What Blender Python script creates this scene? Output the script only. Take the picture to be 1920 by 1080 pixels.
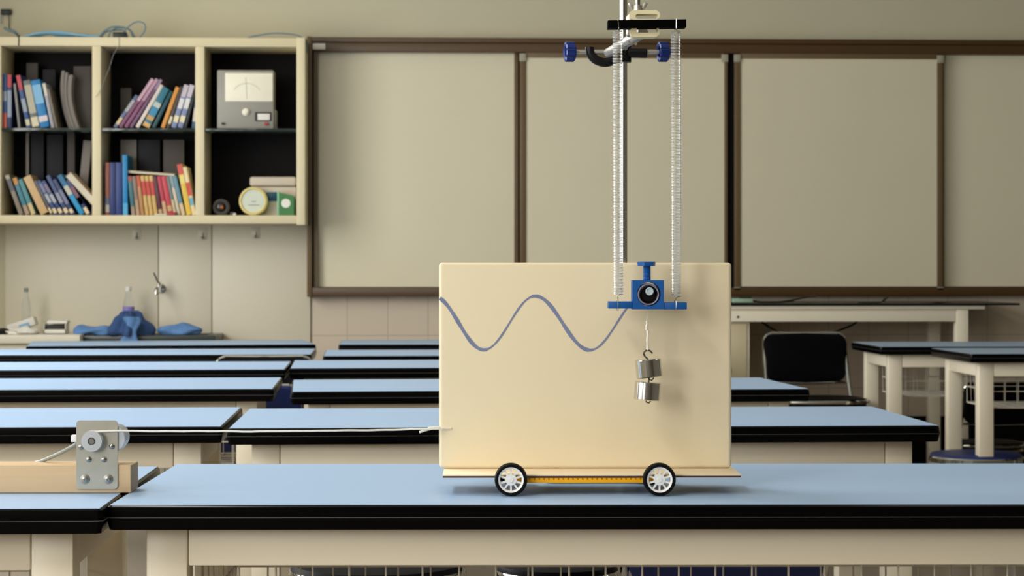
import bpy, bmesh, math, random
from mathutils import Vector, Matrix, noise

for o in list(bpy.data.objects):
    bpy.data.objects.remove(o, do_unlink=True)
SC = bpy.context.scene
COL = SC.collection
PI = math.pi

# ------------------------------------------------------------------ camera
FPX = 3930.0            # focal length in pixels of the 1920 wide frame
CX, CY = 960.0, 508.0   # principal point
YAW = 0.040             # camera looks slightly to the right of the room's axis
TOP = 0.78              # desk height
ZC = 1.0935             # camera height
cd = bpy.data.cameras.new('camera')
cam = bpy.data.objects.new('camera', cd)
COL.objects.link(cam)
cam.location = (0, 0, ZC)
cam.rotation_euler = (PI/2, 0, -YAW)
cd.sensor_width = 36.0
cd.lens = FPX/1920*36
cd.shift_x = 0.0
cd.shift_y = (CY-540)/1920
cd.clip_start = 0.05
cd.dof.use_dof = True
cd.dof.focus_distance = 2.98
cd.dof.aperture_fstop = 17
SC.camera = cam

# ------------------------------------------------------------------ light and exposure
SC.view_settings.view_transform = 'Standard'
SC.view_settings.look = 'None'
SC.view_settings.gamma = 1
SC.view_settings.use_curve_mapping = False
SC.view_settings.exposure = 0.0
w = bpy.data.worlds.new('world')
SC.world = w
w.use_nodes = True
bg = w.node_tree.nodes['Background']
bg.inputs[0].default_value = (0.80, 0.90, 1.0, 1)
bg.inputs[1].default_value = 1.0

LEFT_X, RIGHT_X, FRONT_Y, BACK_Y, CEIL_Z = -2.65, 4.6, -3.2, 10.2, 3.2
WINDOWS = [(-2.7, -0.3), (0.4, 2.8), (3.5, 5.9), (6.2, 8.5)]
WZ0, WZ1 = 0.95, 2.85
WPOWER = [150, 48, 54, 116]
for (y0, y1), pw in zip(WINDOWS, WPOWER):
    ld = bpy.data.lights.new('window_daylight', 'AREA')
    ld.shape = 'RECTANGLE'
    ld.size = WZ1-WZ0
    ld.size_y = y1-y0
    ld.energy = pw
    ld.color = (1.0, 0.98, 0.94)
    lo = bpy.data.objects.new('window_daylight', ld)
    COL.objects.link(lo)
    lo.location = (LEFT_X-0.16, (y0+y1)/2, (WZ0+WZ1)/2)
    lo.rotation_euler = (0, -PI/2+0.15, 0)

for (lx, ly, pw) in ((-1.3, 1.0, 31), (-1.3, 4.2, 31), (1.7, 1.0, 5), (1.7, 4.2, 3)):  # unseen overhead fill, added to brighten the desk tops
    ld = bpy.data.lights.new('overhead_fill', 'AREA')
    ld.shape = 'RECTANGLE'
    ld.size = 0.35
    ld.size_y = 1.2
    ld.energy = pw
    ld.color = (1.0, 0.97, 0.92)
    lo = bpy.data.objects.new('overhead_fill', ld)
    COL.objects.link(lo)
    lo.location = (lx, ly, CEIL_Z-0.03)

# ------------------------------------------------------------------ helpers
def lin(c):
    if isinstance(c, str):
        c = tuple(int(c[i:i+2], 16)/255 for i in (0, 2, 4))
    return tuple((x/12.92 if x <= 0.04045 else ((x+0.055)/1.055)**2.4) for x in c)

def mat(name, col, rough=0.5, metal=0.0, vary=0.06, scale=20, bump=0.0, coat=0.0, trans=0.0, ior=1.45, spec=0.5, sss=0.0, emit=None):
    m = bpy.data.materials.new(name)
    m.use_nodes = True
    nt = m.node_tree
    b = nt.nodes['Principled BSDF']
    c = lin(col)
    b.inputs['Roughness'].default_value = rough
    b.inputs['Metallic'].default_value = metal
    b.inputs['IOR'].default_value = ior
    b.inputs['Specular IOR Level'].default_value = spec
    b.inputs['Coat Weight'].default_value = coat
    b.inputs['Transmission Weight'].default_value = trans
    tc = nt.nodes.new('ShaderNodeTexCoord')
    nz = nt.nodes.new('ShaderNodeTexNoise')
    nz.inputs['Scale'].default_value = scale
    nz.inputs['Detail'].default_value = 4
    nt.links.new(tc.outputs['Object'], nz.inputs['Vector'])
    mx = nt.nodes.new('ShaderNodeMix')
    mx.data_type = 'RGBA'
    mx.inputs[6].default_value = (*[max(0, x*(1-vary)) for x in c], 1)
    mx.inputs[7].default_value = (*[min(1, x*(1+vary)) for x in c], 1)
    nt.links.new(nz.outputs['Fac'], mx.inputs[0])
    nt.links.new(mx.outputs[2], b.inputs['Base Color'])
    if bump:
        bp = nt.nodes.new('ShaderNodeBump')
        bp.inputs['Strength'].default_value = bump
        bp.inputs['Distance'].default_value = 0.002
        nt.links.new(nz.outputs['Fac'], bp.inputs['Height'])
        nt.links.new(bp.outputs[0], b.inputs['Normal'])
    return m

def tile_mat(name, col, grout, tw, th, rough=0.35):
    m = mat(name, col, rough, vary=0.03, scale=3)
    nt = m.node_tree
    b = nt.nodes['Principled BSDF']
    src = b.inputs['Base Color'].links[0].from_socket
    tc = nt.nodes.new('ShaderNodeTexCoord')
    sp = nt.nodes.new('ShaderNodeSeparateXYZ')
    cb = nt.nodes.new('ShaderNodeCombineXYZ')
    nt.links.new(tc.outputs['Object'], sp.inputs[0])
    nt.links.new(sp.outputs['X'], cb.inputs['X'])
    nt.links.new(sp.outputs['Z'], cb.inputs['Y'])
    br = nt.nodes.new('ShaderNodeTexBrick')
    br.offset = 0
    br.inputs['Scale'].default_value = 1
    br.inputs['Brick Width'].default_value = tw
    br.inputs['Row Height'].default_value = th
    br.inputs['Mortar Size'].default_value = 0.002
    br.inputs['Mortar Smooth'].default_value = 0.1
    nt.links.new(cb.outputs[0], br.inputs['Vector'])
    nt.links.new(src, br.inputs['Color1'])
    nt.links.new(src, br.inputs['Color2'])
    br.inputs['Mortar'].default_value = (*lin(grout), 1)
    nt.links.new(br.outputs['Color'], b.inputs['Base Color'])
    return m

def wood_mat(name, c1, c2, axis_scale=(2, 40, 40), rough=0.55):
    m = mat(name, c1, rough)
    nt = m.node_tree
    b = nt.nodes['Principled BSDF']
    tc = nt.nodes.new('ShaderNodeTexCoord')
    mp = nt.nodes.new('ShaderNodeMapping')
    mp.inputs['Scale'].default_value = axis_scale
    nz = nt.nodes.new('ShaderNodeTexNoise')
    nz.inputs['Scale'].default_value = 1.0
    nz.inputs['Detail'].default_value = 6
    nz.inputs['Distortion'].default_value = 0.6
    mx = nt.nodes.new('ShaderNodeMix')
    mx.data_type = 'RGBA'
    mx.inputs[6].default_value = (*lin(c1), 1)
    mx.inputs[7].default_value = (*lin(c2), 1)
    nt.links.new(tc.outputs['Object'], mp.inputs[0])
    nt.links.new(mp.outputs[0], nz.inputs['Vector'])
    nt.links.new(nz.outputs['Fac'], mx.inputs[0])
    nt.links.new(mx.outputs[2], b.inputs['Base Color'])
    return m

class MB:
    """collects shapes and links them as ONE mesh object"""
    def __init__(self):
        self.bm = bmesh.new()
    def box(self, x0, x1, y0, y1, z0, z1, bev=0.0, M=None, seg=2):
        r = bmesh.ops.create_cube(self.bm, size=1.0)
        vs = r['verts']
        S = Matrix.Translation(((x0+x1)/2, (y0+y1)/2, (z0+z1)/2)) @ Matrix.Diagonal((abs(x1-x0), abs(y1-y0), abs(z1-z0), 1))
        for v in vs:
            v.co = S @ v.co
        if bev > 0:
            es = list({e for v in vs for e in v.link_edges})
            q = bmesh.ops.bevel(self.bm, geom=es, offset=bev, segments=seg, affect='EDGES', profile=0.5)
            vs = list({v for v in q['verts']} | {v for v in vs if v.is_valid})
        if M is not None:
            for v in vs:
                v.co = M @ v.co
        return self
    def loft(self, rings, cap=True, close=True, loop=False):
        """rings: list of equal-length point lists"""
        R = [[self.bm.verts.new(p) for p in ring] for ring in rings]
        n = len(R[0])
        pairs = list(zip(R[:-1], R[1:]))
        if loop:
            pairs.append((R[-1], R[0]))
        for a, b in pairs:
            for i in range(n if close else n-1):
                j = (i+1) % n
                try:
                    self.bm.faces.new((a[i], a[j], b[j], b[i]))
                except ValueError:
                    pass
        if cap and not loop and close:
            try:
                self.bm.faces.new(list(reversed(R[0])))
                self.bm.faces.new(R[-1])
            except ValueError:
                pass
        return self
    def lathe(self, prof, c=(0, 0, 0), axis=(0, 0, 1), n=32, loop=False, cap=True):
        a = Vector(axis).normalized()
        h = Vector((1, 0, 0)) if abs(a.x) < 0.9 else Vector((0, 1, 0))
        u = a.cross(h).normalized()
        v = a.cross(u).normalized()
        c = Vector(c)
        rings = []
        for r, t in prof:
            rings.append([c + a*t + (u*math.cos(2*PI*i/n) + v*math.sin(2*PI*i/n))*max(r, 1e-5) for i in range(n)])
        return self.loft(rings, cap=cap, loop=loop)
    def cyl(self, p0, p1, r0, r1=None, n=20, bev=0.0):
        p0, p1 = Vector(p0), Vector(p1)
        L = (p1-p0).length
        r1 = r0 if r1 is None else r1
        if bev:
            prof = [(r0-bev, 0), (r0, bev), (r1, L-bev), (r1-bev, L)]
        else:
            prof = [(r0, 0), (r1, L)]
        return self.lathe(prof, p0, p1-p0, n)
    def tube(self, pts, r, n=8, loop=False):
        P = [Vector(p) for p in pts]
        k = len(P)
        rings = []
        up = None
        for i in range(k):
            if loop:
                t = P[(i+1) % k]-P[i-1]
            else:
                t = P[min(i+1, k-1)]-P[max(i-1, 0)]
            t.normalize()
            if up is None:
                h = Vector((0, 0, 1)) if abs(t.z) < 0.9 else Vector((1, 0, 0))
                up = (h - t*h.dot(t)).normalized()
            else:
                up = (up - t*up.dot(t)).normalized()
            s = t.cross(up)
            rr = r[i] if isinstance(r, (list, tuple)) else r
            rings.append([P[i] + (up*math.cos(2*PI*j/n)+s*math.sin(2*PI*j/n))*rr for j in range(n)])
        return self.loft(rings, loop=loop)
    def prism(self, poly, y0, y1):
        """poly = (x, z) outline swept along y"""
        a = [(x, y0, z) for x, z in poly]
        b = [(x, y1, z) for x, z in poly]
        return self.loft([a, b])
    def sphere(self, c, r, sx=1, sy=1, sz=1, n=16):
        rg = bmesh.ops.create_uvsphere(self.bm, u_segments=n, v_segments=n//2+2, radius=1)
        for v in rg['verts']:
            v.co = Vector((c[0]+v.co.x*r*sx, c[1]+v.co.y*r*sy, c[2]+v.co.z*r*sz))
        return self
    def blob(self, c, rx, ry, rz, amp, freq, seed, nu=48, nv=28, flat=0.0):
        rings = []
        sd = Vector((seed*3.1, seed*1.7, seed*5.3))
        for j in range(nv+1):
            th = PI*j/nv
            ring = []
            for i in range(nu):
                ph = 2*PI*i/nu
                d = Vector((math.sin(th)*math.cos(ph), math.sin(th)*math.sin(ph), math.cos(th)))
                k = 1 + amp*noise.noise(d*freq+sd) + 0.5*amp*noise.noise(d*freq*2.3+sd)
                p = Vector((c[0]+d.x*rx*k, c[1]+d.y*ry*k, c[2]+d.z*rz*k))
                p.z = max(p.z, flat)
                ring.append(p)
            rings.append(ring)
        return self.loft(rings, cap=True)
    def xf(self, M):
        bmesh.ops.transform(self.bm, matrix=M, verts=self.bm.verts)
        return self
    def build(self, name, material, parent=None, origin=None, smooth=35):
        bmesh.ops.recalc_face_normals(self.bm, faces=self.bm.faces)
        if parent is not None:
            og = ORIGIN[parent.name]
        else:
            og = Vector(origin) if origin is not None else Vector((0, 0, 0))
        for v in self.bm.verts:
            v.co -= og
        me = bpy.data.meshes.new(name)
        self.bm.to_mesh(me)
        self.bm.free()
        for p in me.polygons:
            p.use_smooth = True
        me.set_sharp_from_angle(angle=math.radians(smooth))
        if material is not None:
            me.materials.append(material)
        o = bpy.data.objects.new(name, me)
        COL.objects.link(o)
        if parent is not None:
            o.parent = parent
        ORIGIN[o.name] = og
        return o

ORIGIN = {}

def rot2(phi, x, y):
    c, s = math.cos(phi), math.sin(phi)
    return c*x-s*y, s*x+c*y

class Frame:
    """axes turned by phi about the camera's foot; points given in these axes"""
    def __init__(self, phi=0.0):
        self.phi = phi
    def ray(self, px, py):
        a = (px-CX)/FPX
        b = -(py-CY)/FPX
        wx, wy = rot2(-YAW, a, 1.0)
        lx, ly = rot2(-self.phi, wx, wy)
        return Vector((lx, ly, b))
    def P(self, px, py, d):
        r = self.ray(px, py)
        t = d/r.y
        return Vector((r.x*t, d, ZC+r.z*t))
    def T(self, px, py, z=TOP):
        r = self.ray(px, py)
        t = (z-ZC)/r.z
        return Vector((r.x*t, r.y*t, z))
    def place(self, o, loc, rz=0.0):
        x, y = rot2(self.phi, loc[0], loc[1])
        o.location = (x, y, loc[2])
        o.rotation_euler = (0, 0, self.phi+rz)

ROOM = Frame(0.0)
RIG = Frame(-0.030)

def tag(o, label=None, cat=None, group=None, kind=None):
    if label: o['label'] = label
    if cat: o['category'] = cat
    if group: o['group'] = group
    if kind: o['kind'] = kind
    return o

def thing(name, label, cat, loc, frame=ROOM, group=None):
    o = bpy.data.objects.new(name, None)
    o.empty_display_size = 0.05
    COL.objects.link(o)
    ORIGIN[o.name] = Vector(loc)
    frame.place(o, loc)
    return tag(o, label, cat, group)

def single(name, mb, material, label, cat, loc, frame=ROOM, group=None, smooth=35):
    """a thing that is one mesh"""
    o = mb.build(name, material, origin=loc, smooth=smooth)
    frame.place(o, loc)
    return tag(o, label, cat, group)

def struct(name, mb, material, parent=None):
    o = mb.build(name, material, parent)
    if parent is None:
        o['kind'] = 'structure'
    return o

def copy_tree(o, parent=None):
    c = o.copy()
    COL.objects.link(c)
    if parent is not None:
        c.parent = parent
    for ch in [k for k in bpy.data.objects if k.parent == o]:
        copy_tree(ch, c)
    return c

def smooth_path(pts, k=8):
    P = [Vector(p) for p in pts]
    out = []
    for i in range(len(P)-1):
        p0 = P[max(i-1, 0)]; p1 = P[i]; p2 = P[i+1]; p3 = P[min(i+2, len(P)-1)]
        for j in range(k):
            t = j/k
            out.append(0.5*((2*p1)+(p2-p0)*t+(2*p0-5*p1+4*p2-p3)*t*t+(3*p1-p0-3*p2+p3)*t**3))
    out.append(P[-1])
    return out

# ------------------------------------------------------------------ materials
M = {}
M['wall'] = mat('wall_paint', 'c7c0a6', 0.8, vary=0.02, scale=1.5)
M['tile'] = tile_mat('wall_tile', 'd2c4b0', 'b0a392', 0.196, 0.26)
M['panel'] = mat('splash_panel', 'd8d0bb', 0.45, vary=0.02, scale=2)
M['ceil'] = mat('ceiling_paint', 'dedacb', 0.9, vary=0.02, scale=2)
M['floor'] = tile_mat('floor_tile', 'b3a492', '8d8173', 0.6, 0.6, 0.3)
M['black_base'] = mat('black_skirting', '040405', 0.5, spec=0.15)
M['joint'] = mat('panel_joint', '8f8a7b', 0.8)
M['winframe'] = mat('window_frame_white', 'd8d8d4', 0.5)
M['blue_top'] = mat('blue_laminate', 'a2bfe1', 0.42, vary=0.025, scale=3, spec=0.4)
M['edge'] = mat('black_edge', '040405', 0.24, vary=0.2, spec=0.1)
M['edge_line'] = mat('edge_seam', '5c5c5c', 0.5)
M['cream_metal'] = mat('cream_steel', 'f4ead3', 0.42, vary=0.03, scale=6)
M['wire'] = mat('basket_wire', 'd9d2c2', 0.4)
M['chrome'] = mat('chrome', 'c4c4c0', 0.10, 1.0, vary=0.02)
M['navy'] = mat('navy_vinyl', '1b2d6a', 0.45, vary=0.1, scale=40, bump=0.1)
M['black_vinyl'] = mat('black_vinyl', '030308', 0.5, vary=0.2, scale=40, bump=0.1, spec=0.12)
M['cab'] = mat('cabinet_cream', 'e0d3ae', 0.5, vary=0.02, scale=5)
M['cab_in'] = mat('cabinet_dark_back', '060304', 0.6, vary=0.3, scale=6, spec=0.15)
M['glass_shelf'] = mat('smoked_glass', '3a4640', 0.08, 0.0, trans=0.4)
M['frame_brown'] = mat('board_frame_brown', '50391c', 0.4, vary=0.05, scale=8)
M['frame_lite'] = mat('board_frame_bronze', '6a563a', 0.4, vary=0.05, scale=8)
M['frame_dark'] = mat('board_gap_black', '070605', 0.6)
M['wboard'] = mat('whiteboard_enamel', 'ded5ba', 0.34, vary=0.03, scale=2.2, spec=0.4)
M['cap'] = mat('corner_cap_plastic', 'a59d8a', 0.5)
M['paper'] = mat('white_paper', 'e6e2d8', 0.7)
M['board'] = mat('foam_board', 'e9dbba', 0.65, vary=0.012, scale=9)
M['board_edge'] = mat('foam_board_edge', 'f7ecd0', 0.65, vary=0.01)
M['ply_top'] = wood_mat('cart_plywood', 'fbeacb', 'f2d9b2', (8, 60, 60))
M['ply_edge'] = mat('burnt_plywood_edge', '3d1d12', 0.7, vary=0.2, scale=60)
M['ink'] = mat('blue_ink', '7c86a6', 0.6, vary=0.15, scale=60)
M['rubber'] = mat('black_rubber', '060606', 0.6, vary=0.15, scale=80, spec=0.15)
M['white_plastic'] = mat('white_plastic', 'eceae6', 0.35, vary=0.02)
M['orange'] = mat('orange_plastic', 'ffb414', 0.35, vary=0.05, scale=60, spec=0.3)
M['orange_dark'] = mat('orange_hole', 'a85f08', 0.6)
M['pine'] = wood_mat('pine_batten', 'e2c8a2', 'c9a67c', (3, 30, 60))
M['pine_end'] = wood_mat('pine_end_grain', 'b79a74', '8b6f50', (60, 60, 60))
M['steel'] = mat('galvanised_steel', 'b3b1a5', 0.38, 0.85, vary=0.12, scale=50)
M['bright_steel'] = mat('polished_steel', 'd4d4d2', 0.14, 1.0, vary=0.03)
M['spring'] = mat('spring_steel', 'f4f4f0', 0.25, 0.85, vary=0.02)
M['screw'] = mat('screw_steel', '9b9a94', 0.3, 1.0)
M['dark_steel'] = mat('dark_steel_wire', '4c4a47', 0.35, 1.0)
M['grey_plastic'] = mat('grey_plastic', 'b9babb', 0.4)
M['motor'] = mat('motor_case', 'c3c7cb', 0.35, 0.3)
M['string'] = mat('white_string', 'f0ece0', 0.8, vary=0.08, scale=200, bump=0.3)
M['blue_print'] = mat('blue_print_plastic', '0a559f', 0.45, vary=0.05, scale=60)
M['knob_blue'] = mat('blue_knob_plastic', '0e2a74', 0.35, vary=0.04)
M['black_iron'] = mat('black_cast_iron', '0c0a0e', 0.4, vary=0.2, scale=80, bump=0.15, spec=0.3)
M['black_bar'] = mat('matt_black_bar', '020202', 0.8, spec=0.05)
M['jaw'] = mat('cream_rubber', 'e6dcb4', 0.45, vary=0.04)
M['alu'] = mat('cast_aluminium', 'b8b6b0', 0.35, 0.8, vary=0.06, scale=60)
M['marker'] = mat('black_marker', '0a090b', 0.22)
M['marker_ring'] = mat('marker_grey_rim', '8d8ba0', 0.4)
M['marker_plug'] = mat('marker_pale_plug', 'b9ccd3', 0.5)
M['cloth'] = mat('blue_cloth', '34507f', 0.85, vary=0.25, scale=60, bump=0.4)
M['cloth2'] = mat('light_blue_cloth', '5c84b6', 0.85, vary=0.2, scale=60, bump=0.4)
M['clear'] = mat('clear_plastic', 'f2f5f5', 0.06, trans=0.92, ior=1.15, vary=0.0)
M['purple'] = mat('purple_label', '8a7cc6', 0.5)
M['greycap'] = mat('grey_bottle_cap', '8b8f88', 0.5)
M['counter'] = mat('counter_white', 'e3ddcb', 0.4)
M['sink_dark'] = mat('sink_dark_rim', '3a3f3d', 0.35)
M['blue_cable'] = mat('light_blue_cable', '7fb0cf', 0.5)
M['grey_cable'] = mat('grey_blue_cable', '6d8690', 0.5)
M['black_cable'] = mat('black_cable', '0b0b0b', 0.5)
M['adapter'] = mat('black_adapter', '15201a', 0.5)
M['meter'] = mat('meter_grey_case', '97948a', 0.45)
M['meter_dial'] = mat('meter_dial_white', 'f2ecd6', 0.5)
M['yellow_rim'] = mat('yellow_rim', 'e2cf88', 0.4)
M['pale_green_dial'] = mat('pale_dial', 'd0d6c4', 0.5)
M['green'] = mat('green_case', '3f7a45', 0.5)
M['pale_green'] = mat('pale_green_edge', '8fc096', 0.5)
M['printer'] = mat('beige_case', 'c8bcab', 0.5)
M['teal'] = mat('teal_panel', '164f68', 0.35)
M['red'] = mat('red_plastic', 'b02a34', 0.45)
M['ink_black'] = mat('black_print', '25231f', 0.6)
M['file_grey'] = mat('grey_file', '4a4440', 0.7)
M['file_dark'] = mat('dark_file', '17141b', 0.7)
M['file_white'] = mat('pale_file', '847d77', 0.7)
M['green_white'] = mat('pale_green_box', '9dbba0', 0.5)
M['pages'] = mat('page_block', 'd8d0bc', 0.8, scale=120)
_book = {}
def bookmat(c):
    if c not in _book:
        _book[c] = mat('book_cover_'+c, c, 0.45, vary=0.12, scale=40)
    return _book[c]

# ------------------------------------------------------------------ the room
struct('floor', MB().box(LEFT_X-.2, RIGHT_X+.2, FRONT_Y-.2, BACK_Y+.2, -0.1, 0), M['floor'])
struct('ceiling', MB().box(LEFT_X-.2, RIGHT_X+.2, FRONT_Y-.2, BACK_Y+.2, CEIL_Z, CEIL_Z+.1), M['ceil'])
struct('wall_back', MB().box(LEFT_X-.2, RIGHT_X+.2, BACK_Y, BACK_Y+.15, 0, CEIL_Z), M['wall'])
struct('wall_front', MB().box(LEFT_X-.2, RIGHT_X+.2, FRONT_Y-.15, FRONT_Y, 0, CEIL_Z), mat('rear_wall_darkened', '6b655a', 0.8, vary=0.02, scale=2))  # unseen wall, tone darkened to give polished steel dark reflections
struct('wall_right', MB().box(RIGHT_X, RIGHT_X+.15, FRONT_Y, BACK_Y, 0, CEIL_Z), mat('side_wall_darkened', '777163', 0.8, vary=0.02, scale=2))  # unseen wall, tone darkened to cut bounce light on the right
wl = MB()
wl.box(LEFT_X-.15, LEFT_X, FRONT_Y, BACK_Y, 0, WZ0)
wl.box(LEFT_X-.15, LEFT_X, FRONT_Y, BACK_Y, WZ1, CEIL_Z)
ys = [FRONT_Y]+[v for w_ in WINDOWS for v in w_]+[BACK_Y]
for a, b in zip(ys[0::2], ys[1::2]):
    wl.box(LEFT_X-.15, LEFT_X, a, b, WZ0, WZ1)
struct('wall_left', wl, M['wall'])
for i, (a, b) in enumerate(WINDOWS):
    f = MB()
    t = .05
    x0, x1 = LEFT_X-.10, LEFT_X-.05
    f.box(x0, x1, a, b, WZ0, WZ0+t).box(x0, x1, a, b, WZ1-t, WZ1)
    f.box(x0, x1, a, a+t, WZ0+t, WZ1-t).box(x0, x1, b-t, b, WZ0+t, WZ1-t)
    f.box(x0, x1, (a+b)/2-t/2, (a+b)/2+t/2, WZ0+t, WZ1-t)
    struct('window_%d' % (i+1), f, M['winframe'])

z_base = ROOM.P(1700, 780, BACK_Y).z
z_tile = 1.10
uL = ROOM.P(584, 600, BACK_Y).x
struct('trim_1', MB().box(uL, RIGHT_X-.002, BACK_Y-.008, BACK_Y-.0005, z_base, z_tile), M['tile'])
struct('baseboard_back', MB().box(LEFT_X+.002, RIGHT_X-.002, BACK_Y-.012, BACK_Y-.0005, 0.0005, z_base-.0005), M['black_base'])
# panels behind the sink
pz0, pz1 = z_base+.002, ROOM.P(300, 405, BACK_Y).z
px_edges = [11, 298, 398, 583]
for i in range(3):
    a = ROOM.P(px_edges[i], 500, BACK_Y).x+.002
    b = ROOM.P(px_edges[i+1], 500, BACK_Y).x-.002
    struct('trim_%d' % (i+2), MB().box(a, b, BACK_Y-.02, BACK_Y-.0005, pz0, pz1, .001), M['panel'])

# ------------------------------------------------------------------ sliding whiteboard
def build_whiteboard():
    fy = BACK_Y-.10          # front of the frame
    P = lambda x, y, d=fy: ROOM.P(x, y, d)
    root = thing('sliding_whiteboard', 'long brown-framed sliding whiteboard with four white panels on the back wall', 'whiteboard', P(1200, 553))
    x0 = P(577, 300).x; x1 = P(2145, 300).x
    zt = P(960, 71).z; zb = P(960, 555).z
    zti = P(960, 98).z; zbi = P(960, 539).z
    mb = MB()
    mb.box(x0, x1, fy, BACK_Y-.0005, P(960, 80).z, zt, .002)
    mb.box(x0+.01, x1-.01, fy+.006, BACK_Y-.0005, zti, P(960, 80.8).z, .002)
    mb.box(x0, x1, fy+.002, BACK_Y-.0005, zb, zbi, .003)
    mb.build('frame', M['frame_brown'], root)
    s = P(585, 300).x
    mb = MB(); mb.box(x0-.004, s, fy-.004, BACK_Y-.0005, zb-.004, zt+.003, .003)
    mb.box(P(588, 300).x, P(595.5, 300).x, fy+.02, BACK_Y-.02, zbi, zti)
    mb.build('side_rail', M['frame_lite'], root)
    MB().box(x1-.02, x1+.004, fy-.004, BACK_Y-.0005, zb-.004, zt+.003, .003).build('side_rail', M['frame_lite'], root)
    MB().box(s, x1-.02, BACK_Y-.03, BACK_Y-.001, zbi, zti).build('backing', M['frame_dark'], root)
    # rear panels and front panels
    def panel(a, b, wa, wb, ytop, ybot, front):
        d = fy+.010 if front else fy+.050
        p0, p1 = P(a, 300, d).x, P(b, 300, d).x
        zt_, zb_ = P(960, ytop, d).z, P(960, ybot, d).z
        q0, q1 = P(wa, 300, d).x, P(wb, 300, d).x
        pn = MB().box(min(q0, q1), max(q0, q1), d+.003, d+.012, zb_, zt_).build('panel', M['wboard'], root)
        fm = MB()
        if q0-p0 > .002: fm.box(p0, q0, d-.004, d+.016, zb_, zt_, .002)
        if p1-q1 > .002: fm.box(q1, p1, d-.004, d+.016, zb_, zt_, .002)
        if front:
            fm.box(q0, q1, d-.002, d+.016, zt_, zti if zti > zt_ else zt_+.02, .001)
        fm.build('panel_frame', M['frame_lite'], pn)
        if front:
            for (xx, zz, dz) in ((p0, zt_, .02), (p1, zt_, .02), (p0, zb_, -.002), (p1, zb_, -.002)):
                sx = 1 if xx == p0 else -1
                MB().box(min(xx-sx*.003, xx+sx*.030), max(xx-sx*.003, xx+sx*.030), d-.008, d-.003, zz-.018, zz+dz, .002).build('corner_cap', M['cap'], pn)
    panel(595, 972, 596, 964, 98, 538, False)
    panel(975, 1364, 986, 1358, 108, 538, True)
    panel(1377, 1768, 1388, 1757, 108, 537.5, True)
    panel(1768, 2142, 1770, 2132, 99, 537.5, False)
    q = P(598, 87)
    MB().box(q.x-.030, q.x+.030, fy-.0015, fy-.0002+.006, q.z-.014, q.z+.014, .0005).build('paper_sticker', M['paper'], root)
build_whiteboard()

# ------------------------------------------------------------------ wall cabinet with books
CF = BACK_Y-.32            # its front
def cp(x, y, d=CF): return ROOM.P(x, y, d)
CZT, CZB = cp(300, 70).z, cp(300, 419).z
CZTI, CZBI = cp(300, 87).z, cp(300, 403.5).z
CDIV = [(-14, 2), (172.5, 189), (366, 383), (556, 572)]
CDX = [(cp(a, 200).x, cp(b, 200).x) for a, b in CDIV]
SHZ = cp(300, 240).z        # top of the glass shelves
def build_cabinet():
    root = thing('wall_cabinet', 'cream open wall cabinet with three dark compartments left of the whiteboard', 'cabinet', ((CDX[0][0]+CDX[3][1])/2, BACK_Y-.16, CZB))
    yb = BACK_Y-.0005
    MB().box(CDX[0][0]-.3, CDX[3][0], CF, yb, CZTI, CZT, .003).build('top_board', M['cab'], root)
    MB().box(CDX[0][0]-.3, CDX[3][0], CF, yb, CZB, CZBI, .003).build('bottom_board', M['cab'], root)
    MB().box(CDX[3][0]+.0003, CDX[3][1], CF-.004, yb, CZB-.006, CZT+.002, .003).build('side_panel', M['cab'], root)
    for i in (0, 1, 2):
        MB().box(CDX[i][0], CDX[i][1], CF+.002, yb-.012, CZBI, CZTI, .002).build('side_panel' if i == 0 else 'divider', M['cab'], root)
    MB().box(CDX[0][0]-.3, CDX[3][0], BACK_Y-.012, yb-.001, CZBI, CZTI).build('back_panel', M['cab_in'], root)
    for i in range(3):
        MB().box(CDX[i][1]+.001, CDX[i+1][0]-.001, CF+.012, BACK_Y-.014, SHZ-.014, SHZ, .001).build('glass_shelf', M['glass_shelf'], root)
build_cabinet()

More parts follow.
